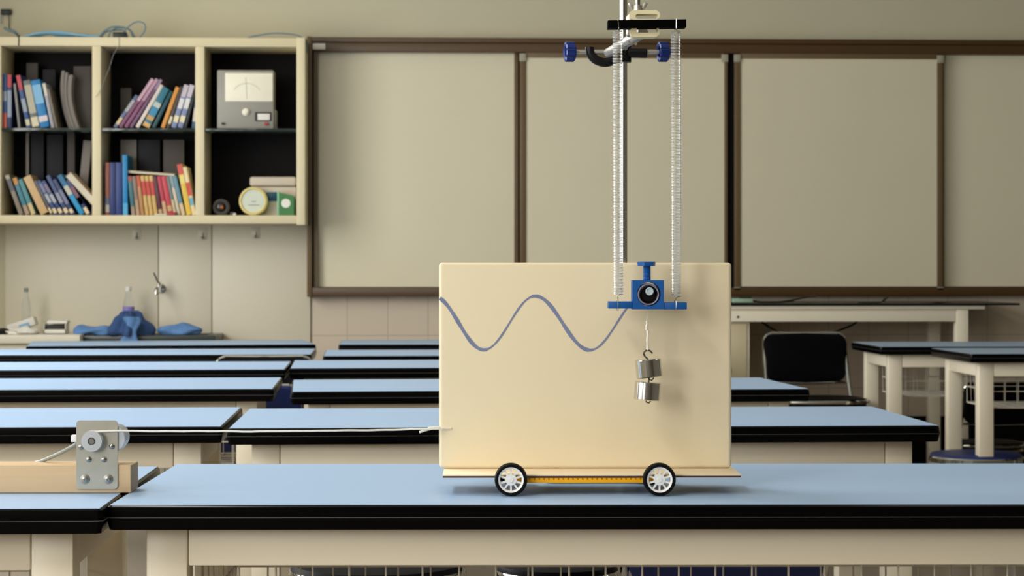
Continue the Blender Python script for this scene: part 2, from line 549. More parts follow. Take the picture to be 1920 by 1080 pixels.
ORD = ['first', 'second', 'third', 'fourth', 'fifth', 'sixth', 'seventh', 'eighth', 'ninth', 'tenth', 'eleventh', 'twelfth', 'thirteenth', 'fourteenth', 'fifteenth', 'sixteenth', 'seventeenth', 'eighteenth']
LASTB = {}
def book(b0, b1, t0, yt, yb, cols, desc, group, zbase, tagc=None, dep=.17, dd=0.0):
    """b0,b1 = left/right of the spine's foot, t0 = left of its head, yt = head height (photo pixels at the cabinet)"""
    d0 = CF+.035+dd
    pv = LASTB.get(group)
    if pv:
        pb1, pt1, pyt, pyb = pv
        b0 = max(b0, pb1+.3)
        b1 = max(b1, b0+3)
        f = min(1, (pyb-yt)/(pyb-pyt))
        t0 = max(t0, pb1+(pt1-pb1)*f+.3)
        if f < 1:       # taller than its neighbour: clear the neighbour's head too
            pass
        elif pyt > yt:
            g = (yb-pyt)/(yb-yt)
            need = pt1+.3
            t0 = max(t0, b0+(need-b0)/max(g, .1))
    LASTB[group] = (b1, t0+(b1-b0), yt, yb)
    A = cp(b0, yb, d0); B = cp(b1, yb, d0); Tt = cp(t0, yt, d0)
    lean = math.atan2(Tt.x-A.x, Tt.z-zbase)
    H = (Tt.z-zbase)/math.cos(lean)
    W = max((B.x-A.x)*math.cos(lean)*.96, .006)
    if lean > 0:
        H -= W*math.tan(lean)*0.3
    # stand on the shelf: lowest corner touches
    lift = W*math.sin(lean) if lean > 0 else 0.0
    org = Vector(((A.x+B.x)/2, d0, zbase))
    Mx = Matrix.Translation((A.x+(0 if lean <= 0 else 0), 0, zbase+.0006+lift)) @ Matrix.Rotation(lean, 4, 'Y')
    root = thing('book', desc, 'book', org, ROOM, group)
    cv = MB()
    th = min(.002, W*.2)
    n = len(cols)
    cv.box(0, W, d0, d0+.003, 0, H, .0008, Mx)
    cv.box(0, th, d0+.003, d0+dep, 0, H, 0, Mx)
    cv.box(W-th, W, d0+.003, d0+dep, 0, H, 0, Mx)
    co = cv.build('cover', bookmat(cols[0][0]), root)
    MB().box(th, W-th, d0+.0032, d0+dep-.004, .002, H-.003, 0, Mx).build('pages', M['pages'], root)
    for (c, f0, f1) in cols[1:]:
        MB().box(.0004, W-.0004, d0-.0006, d0+.0006, H*f0, H*f1, 0, Mx).build('spine_band', bookmat(c), co)
    if tagc:
        MB().box(.0002, W-.0002, d0-.0010, d0+.0004, H*tagc[1], H*tagc[2], 0, Mx).build('spine_label', bookmat(tagc[0]), co)
    return root

zS, zB = SHZ, CZBI
G1 = 'books on the glass shelf of the left compartment'
W_ = 'e0d6c0'
book(4.5, 13, 4.5, 139, 240, [('2a4a80',), ('b5482f', 0, .28), ('8d93a0', .5, .68)], 'blue and orange upright book against the left side of the upper left shelf', G1, zS)
book(13.6, 22, 13.6, 140, 240, [('28335e',), ('b5323a', .76, 1), ('8b98ab', .2, .7)], 'upright navy book with a red head, second from left on upper left shelf', G1, zS)
book(34, 38.5, 25, 157, 240, [('8a8884',)], 'very thin grey booklet leaning left in the upper left shelf', G1, zS)
book(50, 58.5, 28, 142, 240, [('2f4f86',), ('c03a46', .72, 1), ('97a3b4', .3, .55)], 'leaning blue book with a red head on the upper left shelf', G1, zS, ('cfc7a8', .04, .16))
book(61, 75, 43, 152, 240, [('6f7473',), ('b9b29c', .3, .9)], 'mottled grey book with cream foot left of wide bright blue book, upper shelf', G1, zS, ('d9d0b0', .02, .22))
book(76, 94, 55, 152, 240, [('1f7fbd',), ('7fb8dc', .5, .9)], 'wide bright blue book leaning left on the upper left shelf', G1, zS, ('d9cfd2', .12, .24))
book(96, 102.5, 79, 157, 240, [('a9a7b0',), ('d5cfc0', .72, 1)], 'pale lilac thin book leaning on the right of wide bright blue book', G1, zS)
book(104, 108.5, 87, 168, 240, [('7b7163',)], 'thin brown-grey booklet, rightmost leaning book of the upper left shelf', G1, zS)
G2 = 'books on the bottom board of the left compartment'
book(36, 45, 9, 330, 402, [('8f8274',), ('5a5a64', .6, .9), ('b5a892', .9, 1)], 'grey-beige book, leftmost of the leaning row in the lower left compartment', G2, zB)
book(48, 57, 23, 335, 402, [('3e7f8f',), ('cc8a3f', .82, 1), ('a88c74', 0, .25)], 'teal book with orange head in lower left compartment', G2, zB)
book(59, 68, 34, 338, 402, [('4e8c93',), ('cdb682', 0, .32)], 'pale teal book with buff foot left of the thick cream book', G2, zB)
book(77, 94, 41, 334, 402, [('d0ae7c',)], 'thick plain cream book leaning left in the lower left compartment', G2, zB)
book(95.5, 101, 57, 340, 402, [('5a5c66',)], 'thin dark grey book leaning on the right of the thick cream book', G2, zB, ('d2bd92', .05, .2))
book(103, 110.5, 66, 340, 402, [('3b4f80',), ('a7adb8', .35, .6), ('7b7f9e', .65, .9)], 'first of the blue row with white labels right of the thick cream book', G2, zB, ('d8c49a', .04, .18))
book(113, 121, 76, 341, 402, [('33467a',), ('a7adb8', .35, .6), ('75708e', .65, .9)], 'second of the blue row with white labels right of the thick cream book', G2, zB, ('d8c49a', .04, .18))
book(123.5, 132, 85, 331, 402, [('3c4c78',), ('8f93a8', .3, .55)], 'third of the blue row with white labels, slightly taller', G2, zB, ('d8c49a', .04, .16))
book(134, 142, 96, 338, 402, [('2c3c66',), ('777b98', .3, .7)], 'navy book just left of the cyan book in the lower left compartment', G2, zB, ('d5be98', .04, .16))
book(150, 161, 101, 331, 402, [('2a93c4',), ('c6bfae', .5, .72), ('2b6d94', .74, 1)], 'cyan book leaning left in the lower left compartment', G2, zB)
book(163, 171.5, 120, 340, 402, [('28386c',), ('7c5364', .3, .8), ('cfcdc4', .3, .5)], 'navy and maroon book wedged against the first divider', G2, zB, ('dcc39a', .02, .2))
G3 = 'books on the glass shelf of the middle compartment'
book(213, 221, 255, 180, 240, [('5d6b8c',), ('a7a7ac', .5, .85)], 'thin slate blue book, leftmost leaning right in the upper middle compartment', G3, zS, ('d6bd97', .1, .3))
book(222.5, 230.5, 277, 149, 240, [('7a4664',), ('c79fae', .55, 1)], 'first purple book, leaning furthest right in the upper middle compartment', G3, zS)
book(233, 241, 285, 149, 240, [('82466c',), ('b58a9e', .55, 1)], 'second purple book with pale pink head, upper middle compartment', G3, zS)
book(243, 250, 294, 150, 240, [('6d4a68',), ('8d7a92', .8, 1)], 'mauve book left of the white book in the upper middle compartment', G3, zS)
book(254, 262, 295, 160, 240, [('d9cdc2',)], 'plain white leaning book in the upper middle compartment', G3, zS)
book(267, 283, 303, 166, 240, [('2f7184',), ('3487ae', .3, .48), ('b7c3bc', .5, .62), ('d2a964', 0, .1), ('c09a62', .17, .28)], 'wide teal book with buff bands in the upper middle compartment', G3, zS)
book(285, 292.5, 315, 172, 240, [('144852',)], 'dark teal book right of the wide teal book', G3, zS)
book(301.5, 309.5, 322, 164, 240, [('d5913f',)], 'orange leaning book in the upper middle compartment', G3, zS)
book(312, 318, 330, 163, 240, [('4c3d38',)], 'thin dark brown book right of the orange book', G3, zS, ('d8cdaa', .1, .28))
book(321, 331, 338.5, 160, 240, [('7d89ae',), ('c2b7c2', .72, 1), ('d7d7d8', .45, .68)], 'first of two lilac and white books beside the second divider', G3, zS, ('e1d6b2', .13, .28))
book(333, 343, 349, 160, 240, [('7d89ae',), ('c2b7c2', .72, 1), ('d7d7d8', .45, .68)], 'second of two lilac and white books beside the second divider', G3, zS, ('e1d6b2', .13, .28))
book(345, 350, 357, 168, 240, [('23282a',)], 'thin near-black book right of the two lilac and white books', G3, zS)
book(359.5, 366, 359.5, 178, 240, [('35597a',), ('c9c4b8', .2, .6)], 'upright blue and white book half hidden by the second divider', G3, zS)
G4 = 'books on the bottom board of the middle compartment'
book(197.5, 205.5, 197.5, 305, 402, [('8a4a38',), ('48506a', .2, .34), ('a09a8c', .06, .2)], 'upright rust brown book, leftmost in the lower middle compartment', G4, zB)
book(206, 217, 206, 305, 402, [('24336a',)], 'upright navy book right of the rust brown book', G4, zB)
book(217.3, 229, 217.3, 305, 402, [('2a3f7c',)], 'upright navy book left of the tall bright blue book', G4, zB)
book(230.5, 240, 225, 291, 402, [('1c7fb6',), ('4aa3d0', .0, .2)], 'tall bright blue book, tallest in the lower middle compartment', G4, zB)
seq = [
 (246.5, 254, 238.5, 331, [('3a6c74',), ('a0524c', .88, 1), ('9b846e', 0, .22)], 'teal book right of the tall bright blue book'),
 (255.5, 262.5, 247.5, 331, [('8a7266',), ('b08e6e', 0, .4)], 'grey-brown thin book second right of the tall bright blue book'),
 (264, 271, 255, 330, [('b88556',), ('c45a3c', .72, 1)], 'tan book with rust red head left of red and yellow row'),
 (272.5, 279.5, 263, 330, [('d0ab66',), ('c8463f', .5, .86)], 'first of three matching red and yellow spines in the lower middle compartment'),
 (280.5, 287.5, 271, 330, [('d0ab66',), ('c8463f', .5, .86)], 'second of three matching red and yellow spines in the lower middle compartment'),
 (288.8, 296, 279, 330, [('d0ab66',), ('c8463f', .5, .86)], 'third of three matching red and yellow spines in the lower middle compartment'),
 (298, 305.5, 286.5, 331, [('5b2431',), ('b59a70', 0, .15)], 'dark maroon book in the lower middle compartment'),
 (307, 314.5, 292.5, 331, [('b5354a',), ('c9a07a', 0, .35)], 'pinkish red book right of the dark maroon book'),
 (316, 325, 300, 331, [('c2404c',), ('c7a06f', .1, .24)], 'wide red book right of the pinkish red book'),
 (326, 331.5, 308.5, 331, [('6d7a7a',), ('c8b68e', 0, .4)], 'grey-green thin book right of the wide red book'),
 (333, 339, 315.5, 331, [('cfc4aa',), ('8c9da4', .7, 1)], 'thin cream book with grey head right of grey-green book'),
 (340.5, 348, 322.5, 331, [('5f8a9d',), ('d5b98f', 0, .3)], 'light blue book with buff foot left of the yellow book'),
]
for (b0, b1, t0, yt, cols, desc) in seq:
    book(b0, b1, t0, yt, 402, cols, desc, G4, zB)
book(350, 360, 328, 309, 402, [('e0bc4c',), ('d0544c', .8, 1), ('e6d37c', .62, .78)], 'tall yellow book with red head leaning against the row in lower middle compartment', G4, zB)
book(360.5, 368, 338, 314, 402, [('e2cfa0',), ('cf4d45', .4, .68), ('6aa6bc', .2, .36)], 'cream and red book leaning on the tall yellow book', G4, zB)

def flat_book(name, desc, c0, c1, thick, dep, cover, group, d0):
    a = cp(*c0, d0); b = cp(*c1, d0)
    ang = -math.atan2(b.z-a.z, b.x-a.x)
    L = (b-a).length
    Mx = Matrix.Translation((a.x, 0, a.z)) @ Matrix.Rotation(ang, 4, 'Y')
    root = thing('book', desc, 'book', a, ROOM, group)
    cv = MB()
    cv.box(0, L, d0, d0+dep, thick-.002, thick, 0, Mx).box(0, L, d0, d0+dep, 0, .002, 0, Mx).box(0, .003, d0, d0+dep, .002, thick-.002, 0, Mx)
    cv.build('cover', bookmat(cover), root)
    MB().box(.003, L-.003, d0+.002, d0+dep-.002, .002, thick-.002, 0, Mx).build('pages', M['pages'], root)
    return root
flat_book('book', 'tan magazine lying flat across the red and yellow spines', (238, 324), (328, 330.5), .012, .17, 'a5946e', G4, CF+.05)
flat_book('book', 'cream book tipped steeply over navy row with cyan corner against first divider', (123, 331), (172, 384), .030, .16, 'cdb59c', G2, CF+.03)

# files and papers standing behind the books
def file_slab(x0, x1, y0, y1, zb, m, desc, lean=0.0, d=CF+.22, th=.03):
    a = cp(x0, y0, d); b = cp(x1, y1, d)
    mb = MB().box(a.x, b.x, d, d+th, zb+.001, a.z, .002)
    if lean:
        c = Vector((a.x, d, zb))
        mb.xf(Matrix.Translation(c) @ Matrix.Rotation(lean, 4, 'Y') @ Matrix.Translation(-c))
    return single('file_folder', mb, m, desc, 'folder', ((a.x+b.x)/2, d, zb), ROOM, 'folders behind the books')
file_slab(49, 71, 118, 240, zS, M['file_grey'], 'grey card folder standing behind the wide bright blue book')
file_slab(80, 104, 130, 240, zS, M['file_dark'], 'dark purple-black folder beside grey card folder, upper left shelf')
file_slab(138, 171, 124, 240, zS, M['file_grey'], 'large grey folder by the first divider on the upper left shelf', d=CF+.20)
for k, (x0, x1) in enumerate(((116, 121.5), (122.5, 127.5), (129, 136))):
    d = CF+.12
    pts = []
    for j in range(13):
        t = j/12
        px = x0+3-(7*math.sin(t*PI*.85))+8*(1-t)**2 * 1.3
        q = cp(px, 240-t*(110-k*4), d)
        pts.append(q)
    mb = MB()
    wd = (x1-x0)/380
    r1 = [[(p.x, d, p.z), (p.x+wd, d, p.z), (p.x+wd, d+.18, p.z), (p.x, d+.18, p.z)] for p in pts]
    off = zS+.0008-min(p.z for p in pts)
    r1 = [[(a, b, c+off) for a, b, c in ring] for ring in r1]
    mb.loft(r1)
    single('paper_sheaf', mb, M['file_white'], ['leftmost bowed sheaf of grey paper on the upper left shelf', 'middle bowed sheaf of grey paper on the upper left shelf', 'rightmost bowed sheaf of grey paper on the upper left shelf'][k], 'papers', (pts[0].x, d, zS), ROOM, 'bowed paper sheaves')
file_slab(48, 54, 250, 400, zB, M['file_white'], 'thin pale folder behind the lower left books', d=CF+.21, th=.02)
file_slab(58, 82, 250, 400, zB, M['file_dark'], 'dark grey folder left of centre behind the lower left books')
file_slab(88, 118, 252, 400, zB, M['file_dark'], 'blackish box folder in the middle behind lower left books')
file_slab(126, 140, 250, 400, zB, M['file_grey'], 'grey folder right of the blackish box folder, lower left')
file_slab(142, 158, 262, 400, zB, M['file_white'], 'pale grey folder leaning towards the first divider, lower left', lean=.10)
file_slab(226, 256, 262, 400, zB, M['file_white'], 'pale grey board showing above the tall bright blue book')
file_slab(259, 300, 262, 400, zB, M['file_dark'], 'dark folder behind the red and yellow spines')
file_slab(306, 345, 262, 400, zB, M['file_grey'], 'dim grey folder behind the light blue book')
file_slab(226, 246, 165, 240, zS, M['file_grey'], 'dim grey folder behind the leftmost leaning slate book')

# meter
def build_meter():
    d = CF+.05
    p0, p1 = cp(407, 131, d), cp(514, 239, d)
    z0 = zS+.0008
    root = thing('demonstration_meter', 'grey demonstration meter with large white dial on glass shelf', 'meter', ((p0.x+p1.x)/2, d, zS))
    X = lambda px: cp(px, 200, d).x
    Z = lambda py: max(cp(400, py, d).z, z0)
    MB().box(p0.x, X(513), d, d+.13, z0, p0.z, .006).build('case', M['meter'], root)
    MB().box(X(510), X(517), d+.02, d+.12, z0, Z(205), .003).build('case_flange', M['meter'], root)
    dl = MB().box(X(422), X(511.5), d-.004, d+.001, Z(190), Z(137), .002).build('dial', M['meter_dial'], root)
    arc = MB()
    pts = [Vector((X(463)+.075*math.cos(a), d-.0045, Z(186)+.075*math.sin(a))) for a in [PI*(.2+.6*i/16) for i in range(17)]]
    arc.tube(pts, .0008, 5); arc.tube([(X(463), d-.0045, Z(186)), (X(461), d-.0045, Z(145))], .0009, 5)
    arc.build('scale_and_needle', M['greycap'], dl)
    q = Vector((X(461), d, Z(210)))
    MB().lathe([(.018, 0), (.017, .006), (.011, .008), (.010, .02), (.0, .02)], q, (0, -1, 0), 24).build('knob', M['meter_dial'], root)
    MB().box(X(478), X(509), d-.003, d+.001, Z(227), Z(210), .001).build('plate', M['ink_black'], root)
    MB().box(X(483), X(506), d-.005, d-.0025, Z(225), Z(213), .001).build('plate_window', M['paper'], root)
    MB().cyl((X(418), d, Z(232)), (X(418), d-.014, Z(232)), .006, n=12).build('terminal', M['ink_black'], root)
    t = MB().cyl((X(499), d, Z(232)), (X(499), d-.014, Z(232)), .008, n=12).build('terminal', M['red'], root)
    t['label'] = 'red terminal'
build_meter()

def build_bottom_right_items():
    zb = zB+.0008
    d = CF+.06
    X = lambda px, dd=d: cp(px, 380, dd).x
    Z = lambda py, dd=d: max(cp(400, py, dd).z, zb)
    # beige cased instrument
    db = CF+.10
    root = thing('beige_instrument', 'beige cased instrument with teal panel at the back of the lower right compartment', 'instrument', (X(512, db), db, zB))
    MB().box(X(469, db), X(555, db), db+.008, db+.17, zb, Z(350, db), .004).build('case', M['printer'], root)
    MB().box(X(468, db), X(555.3, db), db, db+.175, Z(349, db), Z(331, db), .012, seg=3).build('lid', M['printer'], root)
    MB().box(X(499, db), X(520, db), db+.004, db+.009, Z(377, db), Z(360, db), .001).build('panel', M['teal'], root)
    # round yellow rim gauge
    r = (X(502)-X(448))/2
    c = Vector((X(475), d, zb+r))
    root = thing('round_gauge', 'round gauge with yellow rim and pale dial on cabinet bottom', 'gauge', (c.x, d, zB))
    MB().lathe([(r*.78, -.004), (r*.86, -.012), (r*.97, -.008), (r, .0), (r, .04), (r*.7, .05), (r*.6, .0)], c, (0, 1, 0), 48, cap=True).build('rim', M['yellow_rim'], root)
    fc = MB().lathe([(r*.79, -.0055), (r*.79, -.0042)], c, (0, 1, 0), 40).build('dial', M['pale_green_dial'], root)
    tx = MB()
    tx.box(c.x-r*.35, c.x+r*.42, d-.0065, d-.0052, c.z-r*.30, c.z-r*.24)
    tx.box(c.x-r*.12, c.x+r*.2, d-.0065, d-.0052, c.z-r*.06, c.z-r*.01)
    for i in range(25):
        a = PI*(-.2+1.4*i/24)
        p = Vector((c.x+r*.66*math.cos(a), d-.006, c.z+r*.66*math.sin(a)))
        q = Vector((c.x+r*.72*math.cos(a), d-.006, c.z+r*.72*math.sin(a)))
        tx.tube([p, q], .0006, 4)
    tx.build('dial_marks', M['greycap'], fc)
    # green boxed instrument
    dg = CF+.04
    root = thing('green_instrument', 'small green sloped-top box with round white dial beside the right cabinet side', 'instrument', (X(537, dg), dg, zB))
    x0, x1 = X(522, dg), X(551, dg)
    MB().prism([(x0, zb), (x1, zb), (x1, Z(367, dg)), (x0, Z(361, dg))], dg, dg+.05).build('case', M['green'], root)
    MB().box(x0-.006, x0+.003, dg-.002, dg+.052, zb, Z(358, dg), .002).build('case_edge', M['pale_green'], root)
    MB().lathe([(.0215, 0), (.0215, .003)], (X(536, dg), dg, Z(381, dg)), (0, -1, 0), 28).build('dial', M['paper'], root)
    # round lens lamp
    r = (X(430)-X(399))/2
    c = Vector((X(415), d, zb+r))
    root = thing('lens_lamp', 'small round glass lens in dark holder, left end of lower right compartment', 'lens', (c.x, d, zB))
    MB().lathe([(r*.62, -.004), (r*.8, -.01), (r, -.004), (r, .03), (r*.6, .04)], c, (0, 1, 0), 36).build('holder', M['file_grey'], root)
    MB().sphere((c.x, d-.002, c.z), r*.62, 1, .35, 1, 20).build('lens', M['marker'], root)
    MB().sphere((c.x+.004, d-.014, c.z-.001), r*.2, 1, .4, 1, 12).build('bulb', M['orange_dark'], root)
    p = cp(436, 398, d)
    single('plug', MB().box(p.x-.012, p.x+.012, d, d+.03, zb, zb+.016, .003, Matrix.Identity(4)), M['file_grey'], 'small dark grey plug lying beside the round glass lens', 'plug', (p.x, d, zB))
    p = cp(440, 400, CF+.02)
    single('paper_scrap', MB().blob((p.x, CF+.02, zb+.004), .008, .006, .006, .4, 2, 3, 12, 8, zb), M['paper'], 'tiny white paper scrap on the cabinet edge near round gauge', 'paper', (p.x, CF+.02, zB))
    p0, p1 = cp(290, 402, CF+.008), cp(313, 402, CF+.008)
    single('paper_strip', MB().box(p0.x, p1.x, CF+.002, CF+.03, zb, zb+.005, .002), M['paper'], 'flat white strip lying in front of the red and yellow spines', 'paper', (p0.x, CF+.002, zB))
    p0, p1 = cp(314, 402, CF+.008), cp(330, 402, CF+.008)
    single('red_case', MB().box(p0.x, p1.x, CF+.002, CF+.03, zb, zb+.014, .005), M['red'], 'small red case lying in front of wide red book', 'case', (p0.x, CF+.002, zB))
build_bottom_right_items()

# cables and adapters on top of the cabinet
def cable(name, pxs, d, r, m, label, zoff=None, k=8):
    pts = [ROOM.P(x, y, dd if (dd := (q[0] if q else d)) else d) for x, y, *q in pxs]
    pts = smooth_path(pts, k)
    if zoff is not None:
        pts = [Vector((p.x, p.y, max(p.z, zoff+r))) for p in pts]
    return single(name, MB().tube(pts, r, 8), m, label, 'cable', pts[0])
dt = CF+.02
loops = MB()
rng = random.Random(3)
for k in range(7):
    y = 66+rng.uniform(-2, 3)
    pts = [ROOM.P(44+k*3, 70, dt+.01+k*.012), ROOM.P(70+k*4, 61+rng.uniform(-2, 4), dt+.01+k*.012), ROOM.P(110, y-5+k, dt+.01+k*.012), ROOM.P(150, 66+rng.uniform(-1, 2), dt+.01+k*.012), ROOM.P(186+k, 69, dt+.01+k*.012)]
    pts = [Vector((p.x, p.y, max(p.z, CZT+.006))) for p in smooth_path(pts)]
    loops.tube(pts, .005, 7)
single('cable_bundle', loops, M['blue_cable'], 'flattened bundle of light blue cable lying on top of wall cabinet', 'cable', (ROOM.P(110, 70, dt).x, dt, CZT))
lp = MB()
for k, (xa, xm, xb, ym) in enumerate(((186, 215, 254, 50), (203, 222, 250, 52), (190, 212, 240, 57))):
    dk = dt+.03+.012*k
    pts = [ROOM.P(xa, 70, dk), ROOM.P((xa+xm)/2-4, (ym+70)/2-3, dk), ROOM.P(xm, ym, dk), ROOM.P((xb+xm)/2+6, (ym+70)/2-6, dk), ROOM.P(xb, 71, dk)]
    lp.tube([Vector((p.x, p.y, max(p.z, CZT+.005))) for p in smooth_path(pts)], .0042, 7)
dk = dt+.01
pts = [ROOM.P(228, 66, dk), ROOM.P(240, 51, dk), ROOM.P(256, 41, dk), ROOM.P(270, 44, dk), ROOM.P(272, 56, dk), ROOM.P(262, 70, dk)]
lp.tube([Vector((p.x, p.y, max(p.z, CZT+.005))) for p in smooth_path(pts)], .0036, 7)
single('cable_coil', lp, M['grey_cable'], 'loose upright coil of grey-blue cable on top of wall cabinet', 'cable', (ROOM.P(225, 70, dt).x, dt, CZT))
a, b = ROOM.P(211, 62, CF+.002), ROOM.P(237, 71, CF+.002)
ad = thing('adapter', 'black adapter block on the cabinet top in front of upright cable coil', 'adapter', ((a.x+b.x)/2, CF+.01, CZT))
MB().box(a.x, b.x, CF+.003, CF+.022, CZT+.0006, CZT+.024, .003).build('body', M['adapter'], ad)
pts = smooth_path([ROOM.P(223, 70, CF-.004), ROOM.P(222, 86, CF-.006), ROOM.P(212, 104, CF-.006), ROOM.P(206, 124, CF-.007), ROOM.P(196, 150, CF-.007), ROOM.P(187, 172, CF-.007), ROOM.P(179, 182, CF-.006)])
MB().tube(pts, .0012, 6).build('lead', M['greycap'], ad)
a, b = ROOM.P(1, 17, BACK_Y-.03), ROOM.P(20, 27, BACK_Y-.03)
wb = thing('wall_box', 'small black box on the wall above left end of cabinet', 'junction box', ((a.x+b.x)/2, BACK_Y-.002, b.z))
MB().box(a.x, b.x, BACK_Y-.03, BACK_Y-.0006, b.z, a.z, .003).build('body', M['adapter'], wb)
pts = smooth_path([ROOM.P(16, 27, BACK_Y-.02), ROOM.P(17, 40, BACK_Y-.02), ROOM.P(17.5, 52, BACK_Y-.02), ROOM.P(24, 58, CF+.1), ROOM.P(33, 66, CF+.01), ROOM.P(35, 72, CF-.005), ROOM.P(34.5, 86, CF-.005)])
MB().tube(pts, .0022, 6).build('lead', M['black_cable'], wb)
MB().tube([ROOM.P(2, 27, BACK_Y-.02), ROOM.P(2, 45, BACK_Y-.02)], .002, 6).build('lead', M['grey_cable'], wb)
pts = smooth_path([ROOM.P(8, 52, CF+.08), ROOM.P(18, 57, CF+.07), ROOM.P(28, 60, CF+.06), ROOM.P(36, 69, CF+.05)])
cb = MB().tube([Vector((p.x, p.y, max(p.z, CZT+.008))) for p in pts], .007, 8)
single('cable', cb, M['grey_cable'], 'thick dark cable end lying at the left end of the cabinet top', 'cable', (pts[0].x, CF+.08, CZT))
pts = smooth_path([ROOM.P(464, 71.5, CF+.05), ROOM.P(478, 67.5, CF+.05), ROOM.P(515, 62.5, CF+.05), ROOM.P(552, 65, CF+.05), ROOM.P(567, 71, CF+.05), ROOM.P(574, 76, CF+.05), ROOM.P(576, 100, CF+.05)])
single('cable', MB().tube(pts, .0035, 8), M['grey_cable'], 'grey-blue cable arching over right end of cabinet to the whiteboard frame', 'cable', pts[0])

# hooks on the splash panels
for k, (hx, hy) in enumerate(((256, 439), (380, 439), (479, 437))):
    p = ROOM.P(hx, hy, BACK_Y-.022)
    hk = thing('wall_hook', ['left', 'middle', 'right'][k]+'most' * (k != 1)+' of three clear adhesive hooks under the wall cabinet', 'hook', (p.x, BACK_Y-.021, p.z), ROOM, 'clear hooks under the cabinet')
    MB().box(p.x-.021, p.x+.021, BACK_Y-.0225, BACK_Y-.0203, p.z-.028, p.z+.03, .001).build('backing', mat('clear_hook_%d' % k, 'cbc4b0', 0.3), hk)
    pts = smooth_path([(p.x, BACK_Y-.024, p.z+.006), (p.x, BACK_Y-.026, p.z-.015), (p.x, BACK_Y-.034, p.z-.022), (p.x, BACK_Y-.042, p.z-.012)], 5)
    MB().tube(pts, .004, 8).build('hook', M['steel'], hk)

# tap
def build_tap():
    p = ROOM.P(302, 541, BACK_Y-.02)
    root = thing('wall_tap', 'small chrome wall tap with upright lever above the sink', 'tap', (p.x, BACK_Y-.02, p.z))
    y = BACK_Y-.0205
    MB().cyl((p.x, y, p.z), (p.x, y-.008, p.z), .022, n=24, bev=.002).build('flange', M['chrome'], root)
    MB().cyl((p.x, y-.008, p.z), (p.x, y-.11, p.z+.002), .010, n=16).build('body', M['chrome'], root)
    mb = MB().cyl((p.x, y-.075, p.z+.004), (p.x, y-.075, p.z+.03), .008, n=12)
    mb.cyl((p.x-.002, y-.078, p.z+.028), (p.x-.02, y-.11, p.z+.075), .006, .004, n=10)
    mb.build('lever', M['chrome'], root)
    MB().tube(smooth_path([(p.x, y-.105, p.z+.002), (p.x-.005, y-.125, p.z-.003), (p.x-.008, y-.132, p.z-.03)], 5), .009, 12).build('spout', M['chrome'], root)
build_tap()

# counter with sink, cloths and bottles
CTZ = ROOM.P(60, 628, 9.70).z
def build_counter():
    xl = LEFT_X+.02
    xr = ROOM.P(150, 640, 9.70).x
    sx0, sx1 = ROOM.P(138, 630, 9.78).x, ROOM.P(404, 630, 9.78).x
    y0, y1 = 9.70, BACK_Y-.021
    root = thing('sink_counter', 'white counter with dark rimmed sink below the wall cabinet', 'counter', ((xl+sx1)/2, 9.95, 0))
    MB().box(xl, xr, y0, y1, CTZ-.04, CTZ, .004).build('worktop', M['counter'], root)
    MB().box(xl, xr, y0+.03, y1, .001, CTZ-.0405, .003).build('base_cabinet', M['counter'], root)
    zr = CTZ-.006
    rim = MB()
    ya, yb_ = 9.78, BACK_Y-.03
    xa = xr+.002
    rim.box(sx0, sx1, ya, ya+.04, zr-.03, zr, .006).box(sx0, sx1, yb_-.04, yb_, zr-.03, zr, .006)
    rim.box(sx1-.05, sx1, ya+.04, yb_-.04, zr-.03, zr, .004)
    rim.build('sink_rim', M['sink_dark'], root)
    bs = MB().box(xa, sx1-.05, ya+.04, yb_-.04, zr-.20, zr-.19)
    bs.box(xa, sx1-.05, ya+.03, ya+.04, zr-.19, zr-.03).box(xa, sx1-.05, yb_-.04, yb_-.03, zr-.19, zr-.03)
    bs.build('basin', M['counter'], root)
    MB().box(xa+.02, sx1-.06, ya+.05, yb_-.05, .001, zr-.201).build('pedestal', M['counter'], root)
    return zr
ZR = build_counter()
def roll(px0, px1, py0, d, m, label, seed, sag):
    a, b = ROOM.P(px0, py0, d), ROOM.P(px1, py0, d)
    r0 = (a.z-ZR)/2*1.02
    rings = []
    n = 28
    for j in range(33):
        t = j/32
        e = min(1, (max(.0, 1-abs(2*t-1)**5))**.5)
        x = a.x+(b.x-a.x)*t
        ring = []
        for i in range(n):
            ph = 2*PI*i/n
            q = Vector((x*14, math.cos(ph)*1.1+seed, math.sin(ph)*1.1))
            k = 1+.30*noise.noise(q)+.12*math.sin(3*ph+t*9+seed)
            rr = r0*max(e, .03)*k*(1+sag*math.sin(t*7+seed))
            ring.append((x, d+math.cos(ph)*rr*1.5, max(ZR+.0008, ZR+r0*.86+math.sin(ph)*rr)))
        rings.append(ring)
    single('cloth', MB().loft(rings), m, label, 'cloth', ((a.x+b.x)/2, d, ZR), smooth=80)
roll(137, 210, 610, 9.83, M['cloth2'], 'light blue rolled cloth on left side of the sink rim', 1.0, .12)
roll(294, 380, 608, 9.86, M['cloth2'], 'light blue rolled cloth on the right side of sink rim', 4.3, .2)
